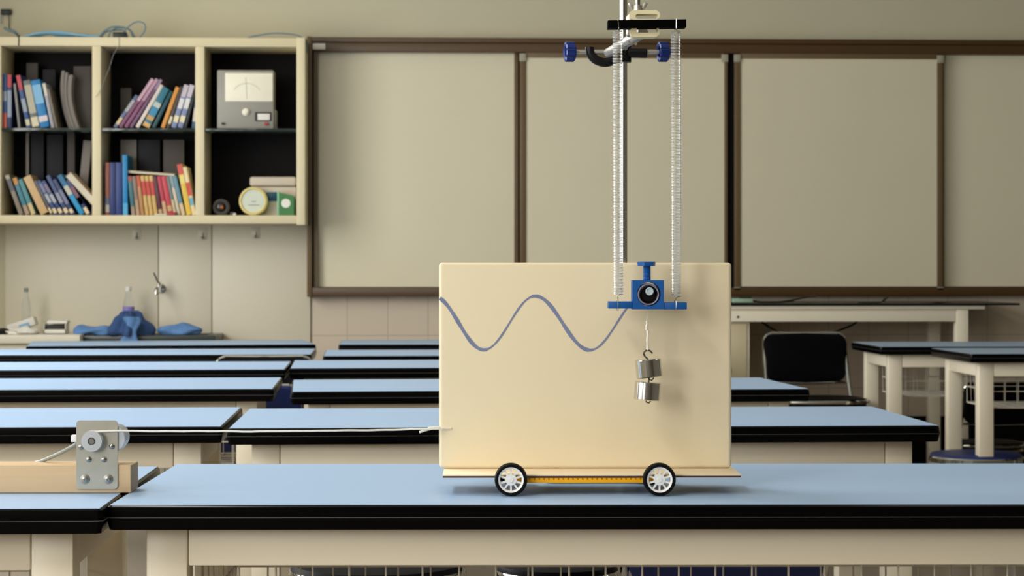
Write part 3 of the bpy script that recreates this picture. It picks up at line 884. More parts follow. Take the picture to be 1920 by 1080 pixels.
def heap():
    d = 9.86
    c0 = ROOM.P(243, 583, d)
    a, b = ROOM.P(208, 634, d), ROOM.P(284, 634, d)
    hh = c0.z-ZR
    rings = []
    n = 72
    for j in range(26):
        t = j/25
        ring = []
        for i in range(n):
            ph = 2*PI*i/n
            fold = 1+.20*t*math.sin(5*ph+1.0+1.6*t)+.13*t*math.sin(8*ph+2.2-t)+.22*noise.noise(Vector((math.cos(ph)*2, math.sin(ph)*2, t*3)))
            rr = .03+.97*math.sin(t*PI/2)**.9
            x = c0.x+math.cos(ph)*(b.x-a.x)/2*rr*fold
            y = d+math.sin(ph)*.115*rr*fold
            z = ZR+.001+hh*(.45*(1-t)+.55*math.cos(t*PI/2))*(1+.30*math.sin(4*ph+.7)*t+.25*noise.noise(Vector((math.cos(ph)*2.5, math.sin(ph)*2.5, t*4+7)))*min(1, 3*t))
            ring.append((x, y, max(z, ZR+.001)))
        rings.append(ring)
    mb = MB().loft(rings)
    single('cloth', mb, M['cloth'], 'dark blue cloth heaped in a peak in the middle of the sink rim', 'cloth', (c0.x, d, ZR), smooth=80)
heap()
def hang():
    d = 9.742
    rings = []
    for j in range(16):
        t = j/15
        c = ROOM.P(246+2*math.sin(t*5), 594+t*46, d-.0*t)
        wd = .026+.010*math.sin(t*6+1)+.008*t
        ring = []
        for i in range(20):
            ph = 2*PI*i/20
            k = 1+.25*math.sin(3*ph+t*4)
            ring.append((c.x+math.cos(ph)*wd*k, d+math.sin(ph)*.016*k, c.z))
        rings.append(ring)
    single('cloth', MB().loft(rings), M['cloth2'], 'blue cloth end hanging over the front of the sink rim', 'cloth', rings[0][0], smooth=80)
hang()
def bottle(px, ptop, pbase_z, d, rad, label, parts):
    p = ROOM.P(px, ptop, d)
    h = p.z-pbase_z
    root = thing('bottle', label, 'bottle', (p.x, d, pbase_z), ROOM)
    c = (p.x, d, pbase_z+.0008)
    prof = [(rad*.85, 0), (rad, .006), (rad, h*.55), (rad*.86, h*.66), (rad*.5, h*.84), (rad*.42, h*.90)]
    MB().lathe(prof, c, n=28).build('body', M['clear'], root)
    MB().lathe([(rad*.47, h*.905), (rad*.5, h*.915), (rad*.5, h*.995), (rad*.42, h)], c, n=20).build('cap', M['greycap'] if parts == 'grey' else M['white_plastic'], root)
    if parts == 'purple':
        MB().lathe([(rad*1.012, h*.28), (rad*1.012, h*.56)], c, n=28, cap=False).build('label_band', M['purple'], root)
    if parts == 'grey':
        MB().lathe([(rad*.95, h*.05), (rad*.95, h*.3)], c, n=28).build('water', M['clear'], root)
bottle(241, 538, ZR-.04+.046, 10.06, .027, 'clear bottle with purple label standing behind the heaped blue cloth', 'purple')
bottle(49, 540, CTZ, 10.02, .021, 'slim clear bottle with grey cap at the left end of the counter', 'grey')
def packet(px0, px1, py0, py1, d, dep, m, name, label, cat, tilt=0, band=None, zb=None):
    a, b = ROOM.P(px0, py0, d), ROOM.P(px1, py1, d)
    z0 = CTZ+.0008 if zb is None else zb
    h = a.z-b.z
    root = thing(name, label, cat, ((a.x+b.x)/2, d, CTZ))
    W = b.x-a.x
    lift = abs(math.sin(tilt))*W*.5
    Mx = Matrix.Translation(((a.x+b.x)/2, d, z0+h/2+lift)) @ Matrix.Rotation(tilt, 4, 'Y')
    MB().box(-W/2, W/2, 0, dep, -h/2, h/2, .006, Mx).build('wrapper', m, root)
    if band:
        MB().box(-W*.1, W*.3, -.001, dep+.001, -h/2-.001, h*.1, .004, Mx).build('printed_band', band, root)
packet(13, 66, 600, 616, 9.86, .08, M['paper'], 'tissue_packet', 'white and blue packet tilted on the left end of the counter', 'packet', -.32, M['blue_cable'])
pp = ROOM.P(42, 620, 9.80)
single('crumpled_paper', MB().blob((pp.x, 9.80, CTZ+.012), .07, .04, .022, .5, 2.4, 9, 32, 20, CTZ+.0008), M['paper'], 'crumpled whitish paper in front of the tilted white and blue packet', 'paper', (pp.x, 9.80, CTZ), smooth=50)
pp = ROOM.P(8, 622, 9.82)
single('black_pouch', MB().blob((pp.x-.01, 9.82, CTZ+.01), .05, .04, .016, .3, 2, 4, 24, 14, CTZ+.0008), M['black_cable'], 'flat black pouch at extreme left of the counter', 'pouch', (pp.x, 9.82, CTZ), smooth=60)
def carton():
    d = 9.84
    a, b = ROOM.P(82, 605, d), ROOM.P(123, 627, d)
    root = thing('open_carton', 'small open white carton with dark contents on counter left of the sink', 'box', ((a.x+b.x)/2, d, CTZ))
    z0 = CTZ+.0008
    h = .045
    mb = MB()
    mb.box(a.x, b.x, d, d+.10, z0, z0+.003).box(a.x, b.x, d, d+.003, z0, z0+.02).box(a.x, b.x, d+.097, d+.10, z0, z0+h)
    mb.box(a.x, a.x+.003, d, d+.10, z0, z0+h).box(b.x-.003, b.x, d, d+.10, z0, z0+h)
    mb.build('tray', M['paper'], root)
    MB().box(a.x+.006, b.x-.01, d+.012, d+.09, z0+.004, z0+.04, .006).build('contents', M['ink_black'], root)
    MB().box(a.x+.012, b.x+.006, d+.01, d+.09, z0+.046, z0+.062, .005, Matrix.Identity(4)).build('lid', M['paper'], root)
carton()

# ------------------------------------------------------------------ desks
DESK_D = 0.60
def desk_parts(root, L, basket=True):
    """local frame: x 0..L, y 0..D from the front, z up"""
    D = DESK_D
    ed = MB()
    def ring(o, z, ch=.006):
        x0, x1, y0, y1 = -o, L+o, -o, D+o
        return [(x0+ch, y0, z), (x1-ch, y0, z), (x1, y0+ch, z), (x1, y1-ch, z), (x1-ch, y1, z), (x0+ch, y1, z), (x0, y1-ch, z), (x0, y0+ch, z)]
    ed.loft([ring(-.0025, TOP-.0006), ring(0, TOP-.003), ring(.0015, TOP-.0165), ring(-.002, TOP-.0335)])
    ed.build('edge_band', M['edge'], root)
    MB().loft([ring(.0021, TOP-.0171), ring(.0022, TOP-.0164)]).build('edge_seam', M['edge_line'], root)
    MB().box(.0035, L-.0035, .0035, D-.0035, TOP-.0010, TOP, 0).build('tabletop', M['blue_top'], root)
    ins, lw = .045, .056
    za, zb = TOP-.0340, TOP-.088
    y0, y1 = .045, D-.045
    for sx in (0, 1):
        for sy in (0, 1):
            xa = ins if sx == 0 else L-ins-lw
            yy = y0 if sy == 0 else y1-lw
            lg = MB().box(xa, xa+lw, yy, yy+lw, .012, za, .003).build('leg', M['cream_metal'], root)
            MB().cyl((xa+lw/2, yy+lw/2, 0.0008), (xa+lw/2, yy+lw/2, .0118), .02, n=12).build('foot', M['rubber'], lg)
        xa = ins if sx == 0 else L-ins-lw
        MB().box(xa+.002, xa+lw-.002, y0+lw+.001, y1-lw-.001, zb, za, .003).build('side_rail', M['cream_metal'], root)
    for yy in (y0, y1-.03):
        MB().box(ins+lw+.0012, L-ins-lw-.0012, yy, yy+.03, zb, za, .003).build('apron', M['cream_metal'], root)
    if basket:
        bx0, bx1 = ins+lw+.012, L-ins-lw-.012
        bz1, bz0 = zb+.018, zb-.125
        by0, by1 = y0+.06, y1-.08
        mb = MB()
        r = .0016
        n = int((bx1-bx0)/.050)
        for i in range(n+1):
            x = bx0+(bx1-bx0)*i/n
            mb.tube([(x, by0, bz1), (x, by0+.004, bz0), (x, by1-.004, bz0), (x, by1, bz1)], r, 5)
        m = 7
        for j in range(m+1):
            y = by0+(by1-by0)*j/m
            mb.tube([(bx0, y, bz1), (bx0+.004, y, bz0), (bx1-.004, y, bz0), (bx1, y, bz1)], r, 5)
        for z in (bz1-.002, (bz0*.55+bz1*.45), bz0+.002):
            mb.tube([(bx0, by0, z), (bx1, by0, z), (bx1, by1, z), (bx0, by1, z)], .0022, 5, loop=True)
        mb.build('wire_basket', M['wire'], root)

DG = 'blue-topped desks with black edges'
def desk(label, FL=None, FR=None, L=1.44, phi=None, basket=True):
    a = ROOM.T(*FL) if FL else None
    b = ROOM.T(*FR) if FR else None
    if a is not None and b is not None:
        v = b-a
        phi_ = math.atan2(v.y, v.x) if phi is None else phi
        L = v.length
    else:
        phi_ = phi
    if a is None:
        a = b-Vector((math.cos(phi_), math.sin(phi_), 0))*L
    root = thing('desk', label, 'desk', (0, 0, 0), ROOM, DG)
    desk_parts(root, L, basket)
    root.location = (a.x, a.y, 0)
    root.rotation_euler = (0, 0, phi_)
    return root
desk('nearest blue-topped desk, carrying the wheeled cart and the metal stand', FL=(200.5, 947), phi=-.032, L=1.5)
desk('nearest left blue-topped desk, under the wooden batten with the motor', FR=(191, 953.5), phi=.0, L=1.44)
desk('blue-topped desk in second row right of the seam, just behind the cart', FL=(426.5, 803), FR=(1762, 797.5))
desk('blue-topped desk in second row at left, just behind the motor bracket', FR=(416, 799.5), phi=.02)
desk('blue-topped desk in third row, right end showing beside the chair', FL=(546, 734.5), FR=(1518, 729))
desk('blue-topped desk in third row at left with glossy black edge end', FR=(512.5, 729), phi=.03)
desk('blue-topped desk in fourth row, left end above the navy chair back', FL=(543, 690.5), phi=.04)
desk('blue-topped desk in fourth row at left in front of the chrome chair rail', FR=(534, 692.5), phi=.03)
desk('blue-topped desk in fifth row, right of the narrow gap', FL=(605.5, 667.5), phi=.03)
desk('blue-topped desk in fifth row at left, behind the chrome chair rail', FR=(583, 664.5), phi=.02)
desk('rearmost right blue-topped desk below the whiteboard', FL=(635, 646), phi=.02)
desk('rearmost left blue-topped desk in front of the sink', FL=(49, 649), FR=(592, 645.5))
desk('right-hand blue-topped desk further back, beside the black chair', FL=(1650.7, 650), phi=.0)
desk('right-hand blue-topped desk nearer the camera, with round blue stool under it', FL=(1820, 663.5), phi=.01)

# ------------------------------------------------------------------ chairs and stools
def build_chair(label, x, y, rz, pad, sc=1.0, sdz=0.0, group='folding chairs with chrome frames'):
    """local: faces -y (sitter looks to -y); backrest at +y"""
    root = thing('folding_chair', label, 'chair', (0, 0, 0), ROOM, group)
    hw = .190
    for s in (-1, 1):
        pts = smooth_path([(s*.19, -.20, .012), (s*.19, -.02, .30), (s*.19, .08, .48), (s*.187, .15, .62), (s*.183, .19, .76), (s*.175, .20, .80), (s*.15, .202, .815)], 6)
        MB().tube(pts, .0085, 10).build('frame_tube', M['chrome'], root)
        pts = smooth_path([(s*.165, .22, .012), (s*.165, .06, .25), (s*.165, -.10, .45)], 6)
        MB().tube(pts, .0105, 10).build('rear_leg', M['chrome'], root)
    MB().tube([(-.15, .202, .815), (0, .206, .813), (.15, .202, .815)], .0085, 10).build('top_rail', M['chrome'], root)
    MB().tube([(-.18, .158, .60), (0, .166, .596), (.18, .158, .60)], .006, 8).build('back_rail', M['chrome'], root)
    mb = MB()
    rings = []
    for (sk, dy) in ((.94, .014), (1, .008), (1, -.012), (.94, -.018)):
        ring = []
        for (ax, az, r0) in ((1, 1, 0), (-1, 1, 1), (-1, -1, 2), (1, -1, 3)):
            for q in range(6):
                a = PI/2*(r0+q/5)
                cx_, cz_ = ax*(hw-.05), .709+az*(.108-.05)
                px = (cx_+.05*math.cos(a))*(1.0 if az > 0 else .95)*sk
                pz = .705+(cz_+.05*math.sin(a)-.705)*sk
                ring.append((px, .16+(pz-.60)*.19+dy+.02*(1-(px/hw)**2), pz))
        rings.append(ring)
    mb.loft(rings).build('backrest', pad, root)
    mb = MB()
    n = 40
    rings = []
    for (sk, z) in ((.93, .462), (1, .468), (1, .482), (.95, .492), (.6, .496), (.02, .497)):
        ring = []
        for i in range(n):
            a = 2*PI*i/n
            e = 3.2
            cx_ = abs(math.cos(a))**(2/e)*math.copysign(1, math.cos(a))*.19*sk
            cy_ = abs(math.sin(a))**(2/e)*math.copysign(1, math.sin(a))*.18*sk-.06
            ring.append((cx_, cy_, z))
        rings.append([(a_, b_, c_+sdz) for a_, b_, c_ in ring])
    mb.loft(rings).build('seat', pad, root)
    def rail(k, z):
        return [(.198*k*math.copysign(abs(math.cos(2*PI*i/32))**.7, math.cos(2*PI*i/32)), .188*k*math.copysign(abs(math.sin(2*PI*i/32))**.7, math.sin(2*PI*i/32))-.06, z+sdz) for i in range(32)]
    MB().tube(rail(1.0, .479), .0085, 8, loop=True).build('seat_rim', M['chrome'], root)
    MB().tube(rail(.985, .456), .0085, 8, loop=True).build('seat_rail', M['chrome'], root)
    MB().tube([(-.19, -.15, .08), (.19, -.15, .08)], .009, 8).build('stretcher', M['chrome'], root)
    MB().tube([(-.165, .17, .08), (.165, .17, .08)], .009, 8).build('stretcher', M['chrome'], root)
    root.location = (x, y, 0)
    root.rotation_euler = (0, 0, rz)
    root.scale = (sc, sc, sc)
    return root
p = ROOM.P(1511, 660, 9.25)
build_chair('black folding chair with chrome frame in front of teacher bench', p.x+.01, p.y-.19, .08, M['black_vinyl'], sdz=.055)
p = ROOM.P(1874, 790, 8.45)
build_chair('low black chair half hidden by the right-hand desk and blue stool', p.x, p.y+.156, PI, M['black_vinyl'], sc=.78)
p = ROOM.P(1365, 1075, 3.52)
build_chair('navy-backed folding chair tucked behind the nearest desk, low in the frame', p.x, p.y+.18, PI, M['navy'], sc=.92)
p = ROOM.P(488, 669, 7.52)
build_chair('folding chair whose chrome rail shows above the fourth desk row', p.x, 7.51, .0, M['black_vinyl'], sc=.955)
p = ROOM.P(455, 740, 6.27)
build_chair('navy folding chair seen in the gap behind third desk row', p.x, p.y+.19, PI, M['navy'], sc=.92)

def build_stool(label, x, y, zs, r, pad):
    root = thing('round_stool', label, 'stool', (0, 0, 0), ROOM, 'round stools')
    MB().lathe([(r*.9, zs-.03), (r*.99, zs-.022), (r, zs-.012), (r*.96, zs-.004), (r*.8, zs), (0, zs+.002)], (0, 0, 0), n=48).build('seat', pad, root)
    MB().lathe([(r*.96, zs-.034), (r*1.02, zs-.034), (r*1.025, zs-.018), (r*1.003, zs-.0125), (r*.96, zs-.0125)], (0, 0, 0), n=48, loop=True).build('seat_rim', M['chrome'], root)
    for k in range(4):
        a = PI/4+k*PI/2
        MB().tube(smooth_path([(r*.5*math.cos(a), r*.5*math.sin(a), zs-.032), (r*.8*math.cos(a), r*.8*math.sin(a), zs*.5), (r*.95*math.cos(a), r*.95*math.sin(a), .012)], 5), .011, 10).build('leg', M['chrome'], root)
    pts = [(r*.8*math.cos(2*PI*i/32), r*.8*math.sin(2*PI*i/32), zs*.4) for i in range(32)]
    MB().tube(pts, .008, 8, loop=True).build('foot_ring', M['chrome'], root)
    root.location = (x, y, 0)
p = ROOM.P(1830, 857, 8.056)
build_stool('round blue stool under the right-hand desk behind its front leg', p.x, p.y, ROOM.P(1830, 848, 8.056).z, .178, M['navy'])
p = ROOM.P(1045, 1072, 3.62)
build_stool('round stool with bright chrome rim behind the nearest desk, left of navy chair', p.x, p.y, .59, .105, M['black_vinyl'])
p = ROOM.P(708, 1072, 3.75)
build_stool('round dark stool behind nearest desk, below the cart\'s left end', p.x, p.y, .575, .155, M['black_vinyl'])

# ------------------------------------------------------------------ teacher's bench
def build_bench():
    d = 9.52
    P = lambda x, y, dd=d: ROOM.P(x, y, dd)
    X = lambda px: P(px, 600).x
    Z = lambda py: P(1600, py).z
    yb = BACK_Y-.02
    zl = Z(572.5)
    root = thing('teacher_bench', 'tall cream bench with thin black top below the right whiteboard panels', 'bench', (X(1550), d, 0))
    MB().box(X(1285), X(1909), d-.03, yb, zl, zl+.010, .002).build('top', M['edge'], root)
    MB().box(X(1290), X(1846), d-.01, yb-.01, Z(580), zl-.0003, .002).build('under_board', M['cream_metal'], root)
    MB().box(X(1292), X(1792), d+.004, d+.034, Z(603), Z(580)-.0003, .002).build('apron', M['cream_metal'], root)
    w = X(1816)-X(1793)
    for yy in (d, yb-.08-w):
        MB().box(X(1793), X(1816), yy, yy+w, .001, Z(580)-.0003, .003).build('leg', M['cream_metal'], root)
    MB().box(X(1816)-w+.01, X(1816)-.01, d+w+.001, yb-.08-w-.001, Z(603), Z(580)-.0003, .002).build('side_rail', M['cream_metal'], root)
    pc = MB().box(X(1294), X(1408), d+.036, yb-.05, .001, Z(580)-.0006, .003).build('pedestal', M['cream_metal'], root)
    MB().box(X(1300), X(1402), d+.030, d+.0355, .06, Z(606), .002).build('door', M['cab'], pc)
    MB().cyl((X(1384), d+.004, Z(594)), (X(1384), d+.0025, Z(594)), .006, n=12).build('screw_hole', M['ink_black'], root)
    return zl+.010
BZ = build_bench()
d = 9.60
a, b = ROOM.P(1375, 566, d), ROOM.P(1412, 566, d)
sb = thing('switch_box', 'small pale green box with black lid on the teacher bench', 'box', ((a.x+b.x)/2, d, BZ))
MB().box(a.x, b.x, d, d+.06, BZ+.0006, BZ+.020, .003).build('body', M['green_white'], sb)
MB().box(a.x+.03, b.x-.003, d+.003, d+.057, BZ+.0204, BZ+.027, .002).build('lid', M['black_cable'], sb)
pts = smooth_path([ROOM.P(1411, 564, 9.63), ROOM.P(1440, 567.5, 9.63), ROOM.P(1480, 564, 9.66), ROOM.P(1510, 557, 9.75), ROOM.P(1530, 555, 9.95)])
pts = [Vector((q.x, q.y, max(q.z, BZ+.004))) for q in pts]
single('cable', MB().tube(pts, .0045, 8), M['black_cable'], 'black cable running from the pale green box up behind the whiteboard', 'cable', pts[0])
pts = [ROOM.P(1655, 565, 9.9), ROOM.P(1664, 556, 9.98)]
single('cable', MB().tube(pts, .006, 8), M['black_cable'], 'short black cable end behind the bench under third panel', 'cable', pts[0])
a, b = ROOM.P(1609, 566, 9.58), ROOM.P(1652, 566, 9.58)
single('ruler', MB().box(a.x, b.x, 9.57, 9.60, BZ+.0006, BZ+.008, .001), M['glass_shelf'], 'short clear ruler lying on the bench\'s black top', 'ruler', (a.x, 9.58, BZ))
pts = smooth_path([ROOM.P(1428, 604, 9.85), ROOM.P(1452, 619, 9.85), ROOM.P(1480, 630, 9.85), ROOM.P(1510, 634, 9.85), ROOM.P(1540, 628, 9.85), ROOM.P(1580, 617, 9.85), ROOM.P(1607, 603, 9.85), ROOM.P(1612, 585, 9.85)])
single('cable', MB().tube(pts, .005, 8), M['black_cable'], 'black cable sagging under the bench behind the black chair', 'cable', pts[0])
pts = smooth_path([ROOM.P(1440, 590, 9.9), ROOM.P(1438, 625, 9.9), ROOM.P(1434, 660, 9.9), ROOM.P(1439, 700, 9.9), ROOM.P(1444, 760, 9.9), ROOM.P(1450, 885, 9.9)])
single('cable', MB().tube(pts, .003, 8), M['blue_cable'], 'thin blue cable hanging down left of the black chair', 'cable', pts[0])

# ------------------------------------------------------------------ the cart with the paper board
F = RIG
DW = 2.919               # wheel plane
DPL = 2.934              # platform's front edge
DB = 3.0186              # board's face
def build_cart():
    P = F.P
    x0 = P(830, 890, DPL).x; x1 = P(1389.5, 890, DPL).x
    zt = P(1100, 889.5, DPL).z
    zb = zt-.0035
    root = thing('wheeled_cart', 'wheeled cart with upright cream board bearing a blue wave', 'cart', ((x0+x1)/2, DB, TOP), F)
    MB().box(x0, x1, DPL, DPL+.13, zb+.0012, zt, .0006).build('platform', M['ply_top'], root)
    MB().box(x0+.0002, x1-.0002, DPL-.0004, DPL+.13, zb-.001, zb+.0011, 0).build('platform_edge', M['ply_edge'], root)
    # board
    bx0, bx1 = P(823, 700, DB).x, P(1372, 700, DB).x
    zt2 = P(1100, 492, DB).z
    bz0 = zt+.0004
    bd = MB().box(bx0, bx1, DB, DB+.014, bz0, zt2, .0055, seg=4).build('board', M['board'], root)
    # faint dents
    # wave drawn in ink: a ribbon on the face
    key = [(824.5, 559), (907, 656), (1003.5, 555), (1106, 656.5), (1207, 555)]
    pts = []
    for (xa, ya), (xb, yb) in zip(key[:-1], key[1:]):
        n = 22
        for i in range(n):
            t = i/n
            if xa < 830:      # starts a little after the crest
                s = .12+.88*t
                f = (1-math.cos(PI*s))/2
                f0 = (1-math.cos(PI*.12))/2
                f = (f-f0)/(1-f0)
            else:
                f = (1-math.cos(PI*t))/2
            px = xa+(xb-xa)*t
            pts.append((px, ya+(yb-ya)*f))
    pts = [q for q in pts if q[0] < 1200]
    q3 = [P(px, py, DB) for px, py in pts]
    mb = MB()
    prev = None
    for i, p in enumerate(q3):
        t = (q3[min(i+1, len(q3)-1)]-q3[max(i-1, 0)]).normalized()
        nn = Vector((-t.z, 0, t.x))
        falling = t.z < -.15
        hw = (.0026 if falling else (.0014 if t.z > .3 else .0021))
        hw *= (1+.12*math.sin(i*.9))
        a = mb.bm.verts.new(Vector((p.x, DB-.0003, p.z))+nn*hw)
        b = mb.bm.verts.new(Vector((p.x, DB-.0003, p.z))-nn*hw)
        if prev:
            mb.bm.faces.new((prev[0], prev[1], b, a))
        prev = (a, b)
    mb.build('wave_line', M['ink'], bd)
    # string hole grommet
    # wheels
    rw = .0228
    zc = TOP+rw+.0004
    for (px, dd) in ((958, DW), (1236, DW), (958, DPL+.148), (1236, DPL+.148)):
        xc = P(px, 900, DW).x
        rear = dd > DW
        c = Vector((xc, dd, zc))
        s = 1 if rear else -1
        hw = .009
        tw = MB().lathe([(rw*.76, -hw), (rw*.93, -hw), (rw, -hw*.6), (rw, hw*.6), (rw*.93, hw), (rw*.76, hw)], c, (0, 1, 0), 48, loop=True).build('wheel', M['rubber'], root)
        rim = MB()
        rim.lathe([(rw*.66, -hw*.9), (rw*.775, -hw*1.05), (rw*.775, hw), (rw*.66, hw*.8)], c, (0, 1, 0), 48, loop=True)
        rim.lathe([(rw*.34, -hw*.85), (rw*.36, -hw*.6), (rw*.36, hw*.4), (rw*.05, hw*.4)], c, (0, 1, 0), 28)
        rim.lathe([(rw*.0, -hw*.95), (rw*.15, -hw*.95), (rw*.17, -hw*.80)], c, (0, 1, 0), 16)
        for k in range(10):
            an = 2*PI*(k+.5)/10
            Mx = Matrix.Translation(c) @ Matrix.Rotation(an, 4, 'Y')
            rim.box(rw*.30, rw*.70, -hw*.75, -hw*.1, -rw*.052, rw*.052, 0, Mx)
        rim.build('rim', M['white_plastic'], tw)
    for px in (958, 1236):
        xc = P(px, 900, DW).x
        MB().cyl((xc, DW-.004, zc), (xc, DPL+.152, zc), .0015, n=10).build('axle', M['steel'], root)
        for dd in (DPL+.012, DPL+.112):
            MB().box(xc-.006, xc+.006, dd, dd+.006, zc-.003, zb-.0011, .001).build('axle_bracket', M['orange'], root)
    # orange perforated strips under the platform
    for dd in (DPL+.0003, DPL+.120):
        a, b = P(968, 900, DPL).x, P(1226, 900, DPL).x
        zs0 = P(1100, 905.5, DPL).z
        st = MB().box(a, b, dd, dd+.004, zs0, zb-.0011, .0008).build('chassis_strip', M['orange'], root)
        mb = MB()
        n = 26
        for i in range(n):
            x = a+.012+(b-a-.024)*i/(n-1)
            mb.cyl((x, dd+.0005, zs0+.0056), (x, dd-.0003, zs0+.0056), .0013, n=8)
        mb.build('strip_holes', M['orange_dark'], st)
build_cart()

# ------------------------------------------------------------------ stand, clamp, springs
DR = 3.10
def build_stand():
    c = F.P(1169, 300, DR)
    root = thing('retort_stand', 'tall steel stand rod rising behind the cream board', 'stand', (c.x, DR, TOP), F)
    MB().box(c.x-.115, c.x+.045, DR-.0075, DR+.12, TOP+.0006, TOP+.011, .003).build('base', M['black_iron'], root)
    MB().cyl((c.x, DR, TOP+.0112), (c.x, DR, 1.64), .0056, n=24, bev=.001).build('rod', M['bright_steel'], root)
    return c
RODC = build_stand()

def knob_mb(c, ax, r, h):
    mb = MB()
    ax = Vector(ax).normalized()
    hh = Vector((0, 0, 1))
    u = ax.cross(hh).normalized()
    v = ax.cross(u).normalized()
    n = 72
    def ring(rad, t, lob):
        out = []
        for i in range(n):
            a = 2*PI*i/n
            k = 1+lob*(1 if (i % 9) < 6 else 0)
            out.append(Vector(c)+ax*t+(u*math.cos(a)+v*math.sin(a))*rad*k)
        return out
    mb.loft([ring(r*.55, h*.65, 0), ring(r*.62, 0.002, 0), ring(r*.80, 0, 0), ring(r*.88, .001, .15), ring(r*.88, h-.002, .15), ring(r*.85, h, 0), ring(r*.3, h*1.05, 0), ring(r*.3, h*1.25, 0)])
    return mb

def build_boss():
    P = F.P
    d = DR
    root = thing('boss_head', 'black boss head clamp with two blue knobs on stand rod', 'clamp', (RODC.x, d, P(1169, 112, d).z), F)
    # block around the rod and sleeve to the right
    z = P(1169, 99, d).z
    xa, xb = P(1166, 99, d).x, P(1213, 99, d).x
    body = MB()
    rr = .0075
    body.cyl((RODC.x+.0065, d-.004, z), (xb, d-.006, z-.001), rr, n=20, bev=.001)
    body.lathe([(.0058, -.013), (.0115, -.013), (.0115, .011), (.0058, .011)], (RODC.x, d, z-.001), (0, 0, 1), 24, loop=True)
    # curved jaw
    c = P(1134, 93, d)
    pts = []
    for i in range(19):
        a = PI*(1.02+.86*i/18)
        pts.append(Vector((c.x+.0225*math.cos(a), d-.006, c.z+.0195*math.sin(a))))
    pts = [Vector((pts[0].x, d-.006, c.z+.003))]+pts+[Vector((RODC.x-.010, d-.003, z-.004))]
    body.tube(pts, .0068, 12)
    body.build('body', M['black_iron'], root)
    ax = Vector((1, .18, 0))
    for (k0, k1, s0, s1) in ((1059, 1080, 1078, 1140), (1234, 1254, 1213, 1236)):
        cc = P(k0, 97, d-.006 if k0 < 1100 else d-.008)
        MB().cyl(P(s0, 97.5, d-.006), P(s1, 97.5, d-.006), .0036, n=14).build('screw', M['alu'], root)
        knob_mb(cc, ax, .0147, .0150).build('knob', M['knob_blue'], root)
build_boss()

DJ = 2.962
def build_clamp():
    P = F.P
    root = thing('jaw_clamp', 'aluminium jaw clamp with cream rubber pads gripping the black bar', 'clamp', P(1205, 60, DJ), F)
    a, m_, b = P(1139, 100, 3.075), P(1180, 78, 3.03), P(1207, 60, DJ+.03)
    MB().cyl(a, b, .0068, .0085, n=20, bev=.001).build('arm', M['alu'], root)
    # jaw carrier behind the pads
    mb = MB()
    mb.box(P(1176, 40, DJ).x, P(1190, 40, DJ).x, DJ+.012, DJ+.034, P(1180, 66, DJ).z, P(1180, 24, DJ).z, .004)
    mb.build('jaw_carrier', M['alu'], root)
    def pad(px0, px1, pyo, pyi, sgn):
        """a flattened rubber loop; pyo = outer side, pyi = bar side"""
        x0, x1 = P(px0, 40, DJ).x, P(px1, 40, DJ).x
        zo, zi = P(1200, pyo, DJ).z, P(1200, pyi, DJ).z
        zc = (zo+zi)/2; h = abs(zo-zi)/2
        def loop(sx0, sx1, hh, cz, rad):
            out = []
            rad = min(rad, hh*.98)
            for (cx_, cz_, r0) in ((sx1-rad, cz+hh-rad, 0), (sx0+rad, cz+hh-rad, 1), (sx0+rad, cz-hh+rad, 2), (sx1-rad, cz-hh+rad, 3)):
                for q in range(7):
                    t = PI/2*(r0+q/6)
                    out.append((cx_+rad*math.cos(t), cz_+rad*math.sin(t)))
            return out
        outer = loop(x0, x1, h, zc, .0085)
        zi2 = zc-sgn*h*.30
        inner = loop(x0+.009, x1-.0025, h*.50, zi2, .0035)
        rings = []
        y0, y1 = DJ-.006, DJ+.02
        R = [[(x, y0, z) for x, z in inner], [(x, y0, z) for x, z in outer], [(x, y1, z) for x, z in outer], [(x, y1, z) for x, z in inner]]
        mb = MB().loft(R, loop=True)
        pb = mb.build('jaw_pad', M['jaw'], root)
    pad(1179, 1237, 20, 38, 1)
    pad(1181, 1236.5, 70, 50.5, -1)
    # bolts below
    bm_ = MB()
    for (px, py) in ((1181, 80), (1187, 79), (1191, 83), (1173, 91)):
        q = P(px, py, 3.02)
        bm_.cyl(q, q-Vector((0, .008, 0)), .0028, n=8)
    bm_.build('pivot_bolt', M['bright_steel'], root)
    # screw and wing nut on top
    q0, q1 = P(1196, 24, DJ+.015), P(1195, -30, DJ+.015)
    MB().cyl(q0, q1, .0036, n=14).build('threaded_rod', M['screw'], root)
    wn = MB()
    zc = P(1195, 20, DJ+.015).z
    wn.cyl((q0.x, DJ+.015, zc-.001), (q0.x, DJ+.015, zc+.007), .0065, n=16)
    for s in (-1, 1):
        Mx = Matrix.Translation((q0.x+s*.0065, DJ+.015, zc+.002)) @ Matrix.Rotation(s*.55, 4, 'Y')
        wn.box(-.0026, .0026, -.002, .002, 0, .011, .001, Mx)
    wn.build('wing_nut', M['alu'], root)
build_clamp()

